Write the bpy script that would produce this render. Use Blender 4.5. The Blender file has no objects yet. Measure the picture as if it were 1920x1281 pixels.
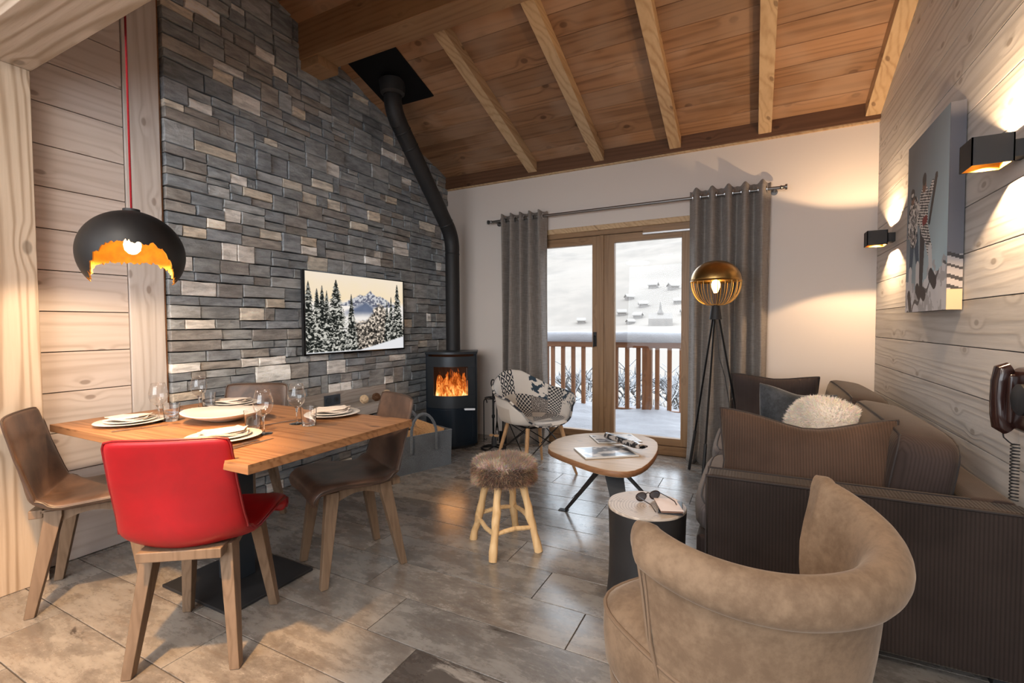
import bpy, bmesh, math, random
import numpy as np
from mathutils import Vector, Matrix
random.seed(7)
PI = math.pi
SC = bpy.context.scene
COL = SC.collection
# ---------------------------------------------------------------- camera, world, lights, exposure
YAW, PITCH, ROLL, FPX = -0.474112548, -0.0341788264, -0.00527326168, 887.108
CAMZ = 1.2
def cam_axes():
    cy, sy = math.cos(YAW), math.sin(YAW); cp, sp = math.cos(PITCH), math.sin(PITCH)
    f = Vector((sy*cp, cy*cp, sp)); r = Vector((cy, -sy, 0)); u = r.cross(f)
    cr, sr = math.cos(ROLL), math.sin(ROLL)
    return cr*r+sr*u, -sr*r+cr*u, f
cr_, cu_, cf_ = cam_axes()
camd = bpy.data.cameras.new('camera'); cam = bpy.data.objects.new('camera', camd); COL.objects.link(cam)
camd.sensor_width = 36; camd.lens = FPX*36/1920; camd.clip_start = .05; camd.clip_end = 3000
cam.matrix_world = Matrix(((cr_.x, cu_.x, -cf_.x, 0), (cr_.y, cu_.y, -cf_.y, 0), (cr_.z, cu_.z, -cf_.z, CAMZ), (0, 0, 0, 1)))
SC.camera = cam
SC.view_settings.view_transform = 'Standard'; SC.view_settings.look = 'None'
SC.view_settings.gamma = 1; SC.view_settings.use_curve_mapping = False
SC.view_settings.exposure = 0.0
SC.cycles.max_bounces = 8; SC.cycles.diffuse_bounces = 4; SC.cycles.glossy_bounces = 3
SC.cycles.transmission_bounces = 6; SC.cycles.transparent_max_bounces = 12
SC.cycles.sample_clamp_indirect = 4; SC.cycles.caustics_reflective = False; SC.cycles.caustics_refractive = False
SC.cycles.use_denoising = True
def lin(c):
    return tuple(((v/255)/12.92 if v/255 <= .04045 else ((v/255+.055)/1.055)**2.4) for v in c)
w = bpy.data.worlds.new('overcast_sky'); SC.world = w; w.use_nodes = True
bg = w.node_tree.nodes['Background']; bg.inputs[0].default_value = (.80, .90, 1.0, 1); bg.inputs[1].default_value = 5.2
def light(name, kind, loc, energy, color, target=None, **kw):
    d = bpy.data.lights.new(name, kind); d.energy = energy; d.color = color
    for k, v in kw.items(): setattr(d, k, v)
    o = bpy.data.objects.new(name, d); COL.objects.link(o); o.location = loc
    if target is not None:
        o.rotation_euler = (Vector(target)-Vector(loc)).to_track_quat('-Z', 'Y').to_euler()
    return o
WARM = (1.0, .62, .28); SOFTW = (1.0, .90, .79)
# daylight through the glazed balcony door
light('daylight_portal', 'AREA', (-1.31, 4.62, 1.1), 1, (1, 1, 1), (-1.31, 0, 1.1), shape='RECTANGLE', size=1.8, size_y=2.1).data.cycles.is_portal = True
# unseen fill discs added under the low ceiling, behind the camera; then one downlight
for lx, ly, e in ((-.1, -.2, 10), (-1.5, -.1, 28), (-.1, -1.4, 18), (-2.3, -1.5, 20)):
    light('ceiling_fill', 'AREA', (lx, ly, 2.55), e, SOFTW, (lx, ly+.25, 0), shape='DISK', size=.5)
light('recessed_spot', 'SPOT', (-1.45, .15, 2.55), 430, (1, .55, .20), (-2.15, .75, 0), spot_size=math.radians(46), spot_blend=.5, shadow_soft_size=.04)
# unseen cool area light added behind the camera to brighten the room
light('rear_fill_panel', 'AREA', (-1.0, -2.3, 1.6), 135, (.86, .93, 1), (-1.6, 3, 2.0), shape='RECTANGLE', size=3.5, size_y=2.0)

# ---------------------------------------------------------------- helpers
class MB:
    def __init__(s): s.v = []; s.f = []; s.mi = []
    def add(s, vs, fs, mi=0):
        b = len(s.v); s.v += [tuple(p) for p in vs]; s.f += [tuple(i+b for i in f) for f in fs]; s.mi += [mi]*len(fs)
    def box(s, a, b, mi=0, R=None, T=None):
        x0, y0, z0 = a; x1, y1, z1 = b
        vs = [Vector(p) for p in ((x0,y0,z0),(x1,y0,z0),(x1,y1,z0),(x0,y1,z0),(x0,y0,z1),(x1,y0,z1),(x1,y1,z1),(x0,y1,z1))]
        if R: vs = [R@p for p in vs]
        if T: vs = [p+Vector(T) for p in vs]
        s.add(vs, [(0,3,2,1),(4,5,6,7),(0,1,5,4),(1,2,6,5),(2,3,7,6),(3,0,4,7)], mi); return s
    def loft(s, loops, cap=True, closed=True, mi=0, ring=False):
        n = len(loops[0]); vs = [p for l in loops for p in l]; fs = []
        L = len(loops)
        for i in range(L if ring else L-1):
            i2 = (i+1) % L
            for j in range(n if closed else n-1):
                k = (j+1) % n; fs.append((i*n+j, i*n+k, i2*n+k, i2*n+j))
        if cap and not ring:
            fs.append(tuple(range(n-1, -1, -1))); fs.append(tuple((L-1)*n+j for j in range(n)))
        s.add(vs, fs, mi); return s
    def tube(s, path, r, n=8, mi=0, ring=False, cap=True):
        P = [Vector(p) for p in path]; L = len(P); loops = []; up = None
        for i, p in enumerate(P):
            a = P[(i-1) % L] if (ring or i > 0) else P[0]; b = P[(i+1) % L] if (ring or i < L-1) else P[-1]
            t = (b-a).normalized()
            if up is None: up = Vector((0, 0, 1)) if abs(t.z) < .9 else Vector((0, 1, 0))
            sd = t.cross(up)
            if sd.length < 1e-6: sd = Vector((1, 0, 0))
            sd.normalize(); up = sd.cross(t).normalized()
            rr = r[i] if isinstance(r, (list, tuple)) else r
            loops.append([p+(sd*math.cos(2*PI*k/n)+up*math.sin(2*PI*k/n))*rr for k in range(n)])
        return s.loft(loops, cap=cap, mi=mi, ring=ring)
    def lathe(s, prof, n=32, c=(0,0,0), mi=0, cap=True):
        loops = [[(c[0]+r*math.cos(2*PI*k/n), c[1]+r*math.sin(2*PI*k/n), c[2]+z) for k in range(n)] for r, z in prof]
        return s.loft(loops, cap=cap, mi=mi)
    def taper(s, p0, p1, s0, s1, mi=0):      # square leg
        d = Vector(p1)-Vector(p0)
        def ring(p, w): return [(p[0]-w, p[1]-w, p[2]), (p[0]+w, p[1]-w, p[2]), (p[0]+w, p[1]+w, p[2]), (p[0]-w, p[1]+w, p[2])]
        return s.loft([ring(p1, s1), ring(p0, s0)], mi=mi)
    def prism(s, pts, h0, h1, fn=None, mi=0):  # polygon in plan extruded; fn maps (x,y,h)->point
        fn = fn or (lambda x, y, h: (x, y, h))
        return s.loft([[fn(x, y, h0) for x, y in pts], [fn(x, y, h1) for x, y in pts]], mi=mi)
    def ball(s, c, r, n=12, mi=0, sc=(1,1,1)):
        prof = [(r*math.sin(PI*i/n)*1.0+1e-5, -r*math.cos(PI*i/n)) for i in range(n+1)]
        loops = [[(c[0]+a*sc[0]*math.cos(2*PI*k/(2*n)), c[1]+a*sc[1]*math.sin(2*PI*k/(2*n)), c[2]+z*sc[2]) for k in range(2*n)] for a, z in prof]
        return s.loft(loops, mi=mi)
def link(name, me, mats, parent=None):
    o = bpy.data.objects.new(name, me); COL.objects.link(o)
    for m in (mats if isinstance(mats, (list, tuple)) else [mats]):
        if m: me.materials.append(m)
    if parent is not None: o.parent = parent
    return o
def obj(name, mb, mats, parent=None, smooth=False, bevel=0, seg=2, sub=0, solid=0, fix=True, ang=35):
    me = bpy.data.meshes.new(name); me.from_pydata(mb.v, [], mb.f); me.update()
    o = link(name, me, mats, parent)
    if any(mb.mi): me.polygons.foreach_set('material_index', mb.mi)
    if fix:
        bm = bmesh.new(); bm.from_mesh(me); bmesh.ops.remove_doubles(bm, verts=bm.verts, dist=1e-6)
        bmesh.ops.recalc_face_normals(bm, faces=bm.faces); bm.to_mesh(me); bm.free()
    if solid:
        md = o.modifiers.new('thick', 'SOLIDIFY'); md.thickness = solid; md.offset = 0
    if bevel:
        md = o.modifiers.new('bevel', 'BEVEL'); md.width = bevel; md.segments = seg; md.limit_method = 'ANGLE'; md.angle_limit = math.radians(30); md.harden_normals = True
    if sub:
        md = o.modifiers.new('sub', 'SUBSURF'); md.levels = sub; md.render_levels = sub
    if smooth or bevel or sub:
        me.polygons.foreach_set('use_smooth', [True]*len(me.polygons))
        if not sub and hasattr(me, 'set_sharp_from_angle') and not bevel:
            me.set_sharp_from_angle(angle=math.radians(ang))
    return o
def tag(o, label=None, cat=None, group=None, kind=None):
    if label: o['label'] = label
    if cat: o['category'] = cat
    if group: o['group'] = group
    if kind: o['kind'] = kind
    return o
def thing(name, label, cat, loc=(0,0,0), rz=0, group=None):
    o = bpy.data.objects.new(name, None); COL.objects.link(o); o.location = loc; o.rotation_euler = (0, 0, rz)
    o.empty_display_size = .05
    return tag(o, label, cat, group)
def copy_tree(o, parent=None):
    c = o.copy(); COL.objects.link(c); c.parent = parent
    for ch in list(o.children): copy_tree(ch, c)
    return c
def face(fx, fy): return math.atan2(-fx, fy)
def smoothstep(a, b, x):
    t = max(0, min(1, (x-a)/(b-a))); return t*t*(3-2*t)
def interp(xs, ys, x):
    return float(np.interp(x, xs, ys))

# ---------------------------------------------------------------- materials
class NT:
    def __init__(s, name):
        s.m = bpy.data.materials.new(name); s.m.use_nodes = True; s.t = s.m.node_tree; s.t.nodes.clear()
        s.out = s.t.nodes.new('ShaderNodeOutputMaterial')
    def n(s, typ, ins=None, **pr):
        nd = s.t.nodes.new('ShaderNode'+typ)
        for k, v in pr.items(): setattr(nd, k, v)
        for k, v in (ins or {}).items(): s.set(nd.inputs[k], v)
        return nd
    def set(s, sock, v):
        if isinstance(v, bpy.types.NodeSocket): s.t.links.new(v, sock)
        elif isinstance(v, (tuple, list)) and len(v) == 3 and sock.type == 'RGBA': sock.default_value = (*v, 1)
        else: sock.default_value = v
    def math(s, op, a, b=0.0, c=None, clamp=False):
        nd = s.n('Math', {0: a, 1: b}, operation=op, use_clamp=clamp)
        if c is not None: s.set(nd.inputs[2], c)
        return nd.outputs[0]
    def mix(s, f, a, b, bt='MIX'):
        nd = s.n('Mix', data_type='RGBA', blend_type=bt); s.set(nd.inputs[0], f); s.set(nd.inputs[6], a); s.set(nd.inputs[7], b)
        return nd.outputs[2]
    def ramp(s, x, lo, hi, a=0.0, b=1.0):
        return s.n('MapRange', {0: x, 1: lo, 2: hi, 3: a, 4: b}, interpolation_type='SMOOTHSTEP').outputs[0]
    def coords(s, scale=(1,1,1), rnd=True, kind='Object'):
        c = s.n('TexCoord').outputs[kind]
        if rnd:
            r = s.n('ObjectInfo').outputs['Random']
            r = s.math('MULTIPLY', r, 37.0)
            c = s.n('VectorMath', {0: c, 1: s.n('CombineXYZ', {0: r, 1: r, 2: r}).outputs[0]}, operation='ADD').outputs[0]
        return s.n('VectorMath', {0: c, 1: scale}, operation='MULTIPLY').outputs[0]
    def noise(s, vec, scale=1., detail=4., rough=.5, dist=0.):
        return s.n('TexNoise', {'Vector': vec, 'Scale': scale, 'Detail': detail, 'Roughness': rough, 'Distortion': dist}).outputs[0]
    def bump(s, h, strength=.3, dist=.01, normal=None):
        nd = s.n('Bump', {'Height': h, 'Strength': strength, 'Distance': dist})
        if normal: s.set(nd.inputs['Normal'], normal)
        return nd.outputs[0]
    def bsdf(s, col, rough=.5, metal=0., normal=None, **kw):
        b = s.n('BsdfPrincipled', {'Base Color': col, 'Roughness': rough, 'Metallic': metal})
        if normal: s.set(b.inputs['Normal'], normal)
        for k, v in kw.items(): s.set(b.inputs[k.replace('_', ' ')], v)
        s.t.links.new(b.outputs[0], s.out.inputs[0]); return s.m
    def rndval(s, lo, hi):
        return s.n('MapRange', {0: s.n('ObjectInfo').outputs['Random'], 1: 0., 2: 1., 3: lo, 4: hi}).outputs[0]
    def hsv(s, col, v=1., sat=1., hue=.5):
        return s.n('HueSaturation', {'Hue': hue, 'Saturation': sat, 'Value': v, 'Color': col}).outputs[0]
def plain(name, c, rough=.5, metal=0., bump=None, var=.0, vscale=8., **kw):
    t = NT(name); col = lin(c)
    v = t.coords(rnd=False)
    nrm = None
    if var:
        nz = t.noise(v, vscale, 5.)
        col = t.mix(t.ramp(nz, .3, .7), tuple(x*(1-var) for x in col), tuple(min(1, x*(1+var)) for x in col))
    if bump: nrm = t.bump(t.noise(v, bump[0], 3.), bump[1], .004)
    return t.bsdf(col, rough, metal, nrm, **kw)
def emit(name, c, s):
    t = NT(name); e = t.n('Emission', {'Color': lin(c), 'Strength': s}); t.t.links.new(e.outputs[0], t.out.inputs[0]); return t.m
def wood(name, c1, c2, axis='x', rough=.55, scale=1., knot=.5, rv=(.85, 1.12), kc=None, grain=.25, rw=.2, warm=None, spec=.3, ksc=2.2):
    t = NT(name); ai = 'xyz'.index(axis)
    sv = [9*scale]*3; sv[ai] = .55*scale
    v = t.coords((1, 1, 1))
    st = t.n('VectorMath', {0: v, 1: tuple(sv)}, operation='MULTIPLY').outputs[0]
    sx_ = t.n('SeparateXYZ', {0: v}); oth = [i for i in range(3) if i != ai]
    acr = t.math('ADD', sx_.outputs[oth[0]], sx_.outputs[oth[1]])
    kvec = t.n('CombineXYZ', {0: t.math('MULTIPLY', acr, ksc*1.9), 1: t.math('MULTIPLY', sx_.outputs[ai], ksc*1.0)}).outputs[0]
    vor = t.n('TexVoronoi', {'Vector': kvec, 'Scale': 1., 'Randomness': 1.}, voronoi_dimensions='2D').outputs['Distance']
    kd = t.ramp(vor, .0, .22, 1., 0.)                     # close to a knot
    kin = t.ramp(vor, .035, .065, 1., 0.)
    base = t.noise(st, .7, 2.5, .5, .0)
    gr = t.math('ADD', t.math('MULTIPLY', base, 20.), t.math('MULTIPLY', kd, 2.6)); gr = t.math('MULTIPLY_ADD', acr, 55., gr)
    ring = t.math('SINE', t.math('MULTIPLY', gr, 2.2))
    ring = t.math('POWER', t.math('MULTIPLY_ADD', ring, .5, .5), 2.5)
    fine = t.noise(t.n('VectorMath', {0: st, 1: (6, 6, 6)}, operation='MULTIPLY').outputs[0], 1., 3., .6)
    broad = t.noise(t.n('VectorMath', {0: st, 1: (.25, .25, .25)}, operation='MULTIPLY').outputs[0], 1., 2.)
    f = t.math('ADD', t.math('MULTIPLY', ring, rw), t.math('MULTIPLY', fine, .42))
    f = t.math('ADD', f, t.math('MULTIPLY', broad, .5)); f = t.ramp(f, .3, .95)
    col = t.mix(f, lin(c1), lin(c2))
    col = t.mix(t.math('MULTIPLY', kin, knot), col, lin(kc or tuple(x*.45 for x in c2)))
    if warm: col = t.mix(t.ramp(t.noise(v, 2.3, 2.), .4, .65, 0., .6), col, lin(warm))
    col = t.hsv(col, t.rndval(*rv))
    h = t.math('ADD', t.math('MULTIPLY', ring, .5), fine)
    return t.bsdf(col, rough, 0., t.bump(h, grain, .003), Specular_IOR_Level=spec)
def cloth(name, c, c2=None, rough=.9, sc=350., sheen=.3, bstr=.35, mott=.12):
    t = NT(name); v = t.coords(rnd=False)
    n1 = t.noise(v, sc, 2.); n2 = t.noise(v, 7., 3.)
    a = lin(c); b = lin(c2) if c2 else tuple(x*.72 for x in a)
    col = t.mix(t.ramp(n1, .35, .65), a, b)
    col = t.hsv(col, t.ramp(n2, .3, .7, 1-mott, 1+mott))
    return t.bsdf(col, rough, 0., t.bump(n1, bstr, .001), Sheen_Weight=sheen, Specular_IOR_Level=.2)
def glassy(name, tint=(1, 1, 1), refl=.9, rough=0., f0=.04):
    t = NT(name); lw = t.n('LayerWeight', {'Blend': .5}).outputs['Facing']; fr = t.math('MULTIPLY_ADD', t.math('POWER', lw, 5.), .9, f0)
    a = t.n('BsdfTransparent', {'Color': tint}); b = t.n('BsdfGlossy', {'Color': (refl,)*3, 'Roughness': rough})
    m = t.n('MixShader', {0: fr, 1: a.outputs[0], 2: b.outputs[0]}); t.t.links.new(m.outputs[0], t.out.inputs[0]); return t.m
def real_glass(name, tint=(1, 1, 1), rough=0.):
    t = NT(name)
    return t.bsdf(tint, rough, 0., None, Transmission_Weight=1., IOR=1.45)
W_COLUMN = wood('spruce_post', (200, 180, 158), (156, 132, 108), 'z', rw=.34, rv=(.97, 1.03), scale=.8, grain=.35, ksc=1.6)
W_BEAMP = wood('pale_beam', (194, 176, 158), (150, 130, 108), 'x', rw=.34, rv=(.97, 1.03), scale=.8, grain=.35, ksc=1.6)
W_PLANKL = wood('whitewashed_plank', (222, 210, 202), (190, 174, 162), 'y', rv=(.94, 1.05), scale=.8, knot=.55, kc=(120, 98, 82), grain=.2)
W_BOARDV = wood('whitewashed_upright_board', (216, 208, 202), (184, 172, 162), 'z', rv=(1, 1), scale=.8, knot=.5, kc=(120, 98, 82), grain=.25)
W_PLANKR = wood('brushed_plank', (214, 210, 206), (172, 166, 160), 'y', rv=(.92, 1.06), scale=.8, knot=.5, kc=(118, 104, 92), grain=.25)
W_ROOF = wood('roof_board', (168, 126, 92), (112, 80, 56), 'x', rv=(.75, 1.18), scale=.8, knot=.6, kc=(70, 42, 25), warm=(180, 148, 122), grain=.2, ksc=1.8)
W_RAFTER = wood('rafter_wood', (206, 176, 138), (166, 130, 92), 'y', rv=(.95, 1.05), scale=.7, knot=.6, kc=(95, 62, 38), grain=.2)
W_PURLIN = wood('purlin_wood', (164, 128, 94), (124, 90, 62), 'x', rv=(1, 1), scale=.6, knot=.5, warm=(165, 134, 100), grain=.2)
W_PLATE = wood('wall_plate_wood', (112, 80, 58), (86, 58, 40), 'x', rv=(.95, 1.05), scale=.8, grain=.15)
W_DOOR = wood('door_wood', (156, 124, 92), (126, 96, 68), 'z', rv=(.95, 1.05), scale=1.2, knot=.2, grain=.15, rough=.4)
W_DOORX = wood('door_wood_rail', (156, 124, 92), (126, 96, 68), 'x', rv=(.95, 1.05), scale=1.2, knot=.2, grain=.15, rough=.4)
W_RAIL = wood('balcony_wood', (122, 80, 50), (88, 54, 32), 'z', rv=(.85, 1.1), scale=1., knot=.3, grain=.15)
W_TABLE = wood('table_oak', (170, 123, 84), (114, 74, 45), 'x', rv=(.92, 1.06), scale=.7, knot=.6, kc=(70, 45, 30), grain=.15, rough=.42, ksc=1.8)
W_LEG = wood('grey_oak', (128, 106, 86), (98, 78, 60), 'z', rv=(.95, 1.05), scale=2., knot=.0, grain=.1, rough=.5)
W_COFFEE = wood('coffee_oak', (196, 172, 142), (166, 140, 110), 'x', rv=(.95, 1.05), scale=1.1, knot=.3, grain=.1, rough=.4)
W_EDGE = wood('coffee_edge', (150, 108, 76), (120, 82, 54), 'x', rv=(.95, 1.05), scale=2., knot=.0, grain=.1, rough=.4)
W_STOOL = wood('peeled_branch', (226, 190, 140), (196, 152, 100), 'z', rv=(.95, 1.05), scale=2., knot=.4, kc=(140, 95, 55), grain=.2)
W_BEECH = wood('beech_leg', (200, 160, 118), (172, 130, 90), 'z', rv=(.95, 1.05), scale=3., knot=.0, grain=.05)
W_SHELF = wood('grey_shelf', (176, 170, 164), (142, 134, 128), 'y', rv=(.9, 1.05), scale=1.5, knot=.2, grain=.15)
W_LOG = wood('split_log', (206, 162, 112), (170, 122, 78), 'y', rv=(.8, 1.1), scale=2., knot=.2, grain=.4)
BLACK = plain('black_metal', (24, 24, 26), .45, .6)
BLACKM = plain('matt_black', (32, 32, 34), .6, 0., var=.15)
STEEL = plain('brushed_steel', (190, 190, 192), .3, 1.)
DSTEEL = plain('dark_steel', (128, 126, 124), .35, 1.)
GOLD = plain('gold_leaf', (232, 160, 48), .6, .2, var=.15, vscale=30)
BRASS = plain('aged_brass', (168, 134, 82), .32, 1., var=.1, vscale=14)
def plaster():
    t = NT('warm_white_plaster'); v = t.coords(rnd=False)
    return t.bsdf(lin((222, 212, 204)), .85, 0., t.bump(t.noise(v, 60., 4.), .06, .004), Specular_IOR_Level=.2)
PLASTER = plaster()
def stone_mat():
    t = NT('ledge_stone'); v = t.coords(rnd=True)
    tint = t.n('VertexColor', layer_name='tint').outputs[0]
    w2 = t.n('VectorMath', {0: v, 1: (1, .35, 1.4)}, operation='MULTIPLY').outputs[0]
    n1 = t.noise(w2, 22., 6., .65); n2 = t.noise(v, 70., 5., .7); n3 = t.noise(w2, 6., 3.)
    col = t.hsv(tint, t.ramp(n1, .3, .7, .68, 1.34))
    col = t.mix(t.ramp(n3, .6, .78, 0., .16), col, lin((134, 118, 102)))
    col = t.mix(t.ramp(n2, .58, .75, 0., .3), col, lin((180, 182, 182)))
    h = t.math('ADD', t.math('MULTIPLY', n1, 1.), t.math('MULTIPLY', n2, .5))
    return t.bsdf(col, .62, 0., t.bump(h, .7, .012), Specular_IOR_Level=.45)
STONE = stone_mat()
MORTAR = plain('dark_joint', (48, 46, 44), .95)
def floor_mat(name, dark=0.):
    t = NT(name); g = t.n('TexCoord').outputs['Object']; v = t.coords(rnd=True)
    st = t.n('VectorMath', {0: v, 1: (1., 5., 1)}, operation='MULTIPLY').outputs[0]
    n1 = t.noise(t.n('VectorMath', {0: v, 1: (1., 2.2, 1)}, operation='MULTIPLY').outputs[0], 3.4, 9., .78, .2); n2 = t.noise(st, 4., 7., .72, .3); n3 = t.noise(t.n('VectorMath', {0: v, 1: (1., 1.8, 1)}, operation='MULTIPLY').outputs[0], 2.6, 9., .74, .4); n4 = t.noise(st, 18., 5., .75)
    col = t.mix(t.ramp(n1, .34, .66), lin((108, 101, 95)), lin((158, 152, 145)))
    col = t.mix(t.ramp(n2, .48, .72, 0., .45), col, lin((120, 104, 90)))
    col = t.mix(t.ramp(n4, .52, .74, 0., .45), col, lin((70, 62, 56)))
    col = t.mix(t.ramp(n3, .60-dark, .68-dark, 0., .8), col, lin((54, 46, 42)))
    col = t.hsv(col, t.rndval(.86, 1.12), t.rndval(.8, 1.3))
    r = t.ramp(n1, .3, .7, .20, .34)
    return t.bsdf(col, r, 0., t.bump(t.math('ADD', n2, n4), .10, .003), Specular_IOR_Level=.8, Coat_Weight=.5, Coat_Roughness=.16)
TILE = floor_mat('wood_look_tile'); TILE_D = floor_mat('stained_wood_look_tile', .2)
GROUT = plain('grout', (74, 68, 64), .9)
CURTAIN = None
def linen():
    t = NT('grey_linen'); v = t.coords(rnd=False)
    a = t.noise(t.n('VectorMath', {0: v, 1: (260, 260, 12)}, operation='MULTIPLY').outputs[0], 1., 2.)
    b = t.noise(t.n('VectorMath', {0: v, 1: (14, 14, 320)}, operation='MULTIPLY').outputs[0], 1., 2.)
    f = t.math('ADD', a, b)
    col = t.mix(t.ramp(f, .75, 1.25), lin((132, 124, 118)), lin((160, 152, 145)))
    m1 = t.n('BsdfPrincipled', {'Base Color': col, 'Roughness': .9, 'Sheen Weight': .2, 'Specular IOR Level': .15})
    m1n = t.bump(f, .4, .001); t.set(m1.inputs['Normal'], m1n)
    tr = t.n('BsdfTranslucent', {'Color': col})
    mx = t.n('MixShader', {0: .12, 1: m1.outputs[0], 2: tr.outputs[0]}); t.t.links.new(mx.outputs[0], t.out.inputs[0]); return t.m
CURTAIN = linen()
def leather(name, c, c2, rough=.45, coat=.0):
    t = NT(name); v = t.coords(rnd=True)
    n1 = t.noise(v, 7., 5., .6, .5); n2 = t.noise(v, 220., 2.)
    return t.bsdf(t.mix(t.ramp(n1, .3, .7), lin(c), lin(c2)), rough, 0., t.bump(n2, .08, .001), Coat_Weight=coat, Coat_Roughness=.25)
LEATHER = leather('brown_grey_leather', (66, 50, 42), (104, 80, 66), .42)
REDL = leather('red_leather', (140, 1, 12), (154, 3, 16), .42, .0)
REDPIPE = plain('dark_red_piping', (120, 6, 14), .4)
BRPIPE = plain('brown_piping', (70, 54, 44), .45)
def corduroy(name, c, axis='x', rib=.011, sheen=.2, bs=.5):
    t = NT(name); v = t.coords(rnd=False)
    sp = t.n('SeparateXYZ', {0: v}); sp = t.math('ADD', sp.outputs[0], sp.outputs[1]) if axis == 'xy' else sp.outputs['xyz'.index(axis)]
    wv = t.math('ABSOLUTE', t.math('SINE', t.math('MULTIPLY', sp, PI/rib)))
    n1 = t.noise(v, 5., 3.); n2 = t.noise(v, 300., 2.)
    a = lin(c)
    col = t.mix(wv, tuple(x*.78 for x in a), tuple(x*1.1 for x in a))
    col = t.hsv(col, t.ramp(n1, .3, .7, .82, 1.2))
    return t.bsdf(col, .85, 0., t.bump(t.math('ADD', wv, t.math('MULTIPLY', n2, .3)), bs, .003), Sheen_Weight=sheen, Sheen_Roughness=.4, Sheen_Tint=(.9, .75, .6, 1), Specular_IOR_Level=.15)
CORD = corduroy('dark_corduroy', (48, 40, 37)); CORDY = corduroy('dark_corduroy_cushion', (60, 50, 47), 'xy', bs=.15)
CORDG = corduroy('grey_corduroy_seat', (90, 84, 84), 'y')
SOFAPIPE = plain('sofa_piping', (44, 36, 34), .7)
VELVET = None
def velvet(name, c, c2, sheen=.22):
    t = NT(name); v = t.coords(rnd=False)
    n1 = t.noise(v, 9., 5., .65); n2 = t.noise(v, 380., 2.); n3 = t.noise(v, 45., 4., .7)
    f = t.math('ADD', t.math('MULTIPLY', n1, .6), t.math('MULTIPLY', n3, .4))
    return t.bsdf(t.mix(t.ramp(f, .35, .65), lin(c), lin(c2)), .85, 0., t.bump(n2, .25, .001), Sheen_Weight=sheen, Sheen_Roughness=.35, Sheen_Tint=(1, .9, .78, 1), Specular_IOR_Level=.15)
VELVET = velvet('taupe_velvet', (112, 92, 74), (136, 114, 93))
TEAL = velvet('slate_velvet', (52, 56, 60), (78, 82, 88), .5)
PORCELAIN = plain('white_porcelain', (232, 226, 218), .25)
LINENW = cloth('cream_napkin', (234, 220, 204), (222, 206, 190), sc=200)
GLASS = real_glass('clear_glass'); PANE = glassy('window_pane', refl=.5, f0=.02); THIN = glassy('thin_glass', (.97, .97, .97), 1.)
SNOW = None
def snow():
    t = NT('snow'); v = t.coords(rnd=False)
    n = t.noise(v, 3., 4.); n2 = t.noise(v, 60., 3.)
    return t.bsdf(lin((146, 146, 150)), .6, 0., t.bump(t.math('ADD', n, t.math('MULTIPLY', n2, .1)), .5, .08), Specular_IOR_Level=.2)
SNOW = snow()
def vcol(name, emis=None, rough=.5, coat=0.):
    t = NT(name); c = t.n('VertexColor', layer_name='paint').outputs[0]
    if emis:
        e = t.n('Emission', {'Color': c, 'Strength': emis}); t.t.links.new(e.outputs[0], t.out.inputs[0]); return t.m
    return t.bsdf(c, rough, 0., None, Coat_Weight=coat)
def painted(name, fn, nx, ny, place, mat, parent=None, srgb=True):
    """flat print: a fine grid whose vertex colours are computed; fn(U,V)->rgb 0..1 arrays; place(u,v)->point"""
    U, V = np.meshgrid((np.arange(nx)+.5)/nx, (np.arange(ny)+.5)/ny)
    rgb = np.clip(fn(U, V), 0, 1)
    if srgb: rgb = np.where(rgb <= .04045, rgb/12.92, ((rgb+.055)/1.055)**2.4)
    p00, p10, p01 = (np.array(place(*q), float) for q in ((0, 0), (1, 0), (0, 1)))
    gu, gv = np.meshgrid(np.arange(nx+1)/nx, np.arange(ny+1)/ny)
    co = p00+(gu[..., None])*(p10-p00)+(gv[..., None])*(p01-p00)
    idx = np.arange((nx+1)*(ny+1)).reshape(ny+1, nx+1)
    q = np.stack([idx[:-1, :-1], idx[:-1, 1:], idx[1:, 1:], idx[1:, :-1]], -1).reshape(-1, 4)
    me = bpy.data.meshes.new(name); me.vertices.add(co.size//3); me.vertices.foreach_set('co', co.reshape(-1))
    me.loops.add(q.size); me.loops.foreach_set('vertex_index', q.reshape(-1))
    me.polygons.add(len(q)); me.polygons.foreach_set('loop_start', np.arange(len(q))*4)
    me.update(calc_edges=True)
    a = me.color_attributes.new('paint', 'FLOAT_COLOR', 'CORNER')
    c4 = np.ones((len(q), 4, 4)); c4[..., :3] = rgb.reshape(-1, 1, 3)
    a.data.foreach_set('color', c4.reshape(-1))
    return link(name, me, mat, parent)

# ---------------------------------------------------------------- setting: floor
XL, XR, YB, YF = -3.10, .815, 4.46, -2.6        # stone face, right wall face, gable wall face, wall behind the camera
fl = obj('floor', MB().box((-3.3, YF, -.10), (1.0, YB+.35, -.004)), GROUT); tag(fl, 'grey-brown wood-look tile floor', kind='structure')
P, TL, g = .2435, .99, .0018
for k in range(-8, 14):
    y0 = 1.365+P*k; y1 = y0+P
    if y0 < -.4: continue
    y1 = min(y1, YB+.04)
    if y1-y0 < .05: continue
    j0 = -.612-.249*(k-1)
    m0 = math.floor((-3.2-j0)/TL); x = j0+m0*TL
    while x < XR:
        xa, xb = max(x, -3.14), min(x+TL, XR+.02)
        if xb-xa > .03:
            cx, cy = (xa+xb)/2, (y0+y1)/2; hx, hy = (xb-xa)/2-g, (y1-y0)/2-g
            o = obj('tile', MB().box((-hx, -hy, -.008), (hx, hy, 0)), TILE_D if (k == -1 and -1.2 < x < -1.0) else TILE, fl, bevel=.0015, seg=1, fix=False)
            o.location = (cx, cy, 0)
        x += TL
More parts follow.
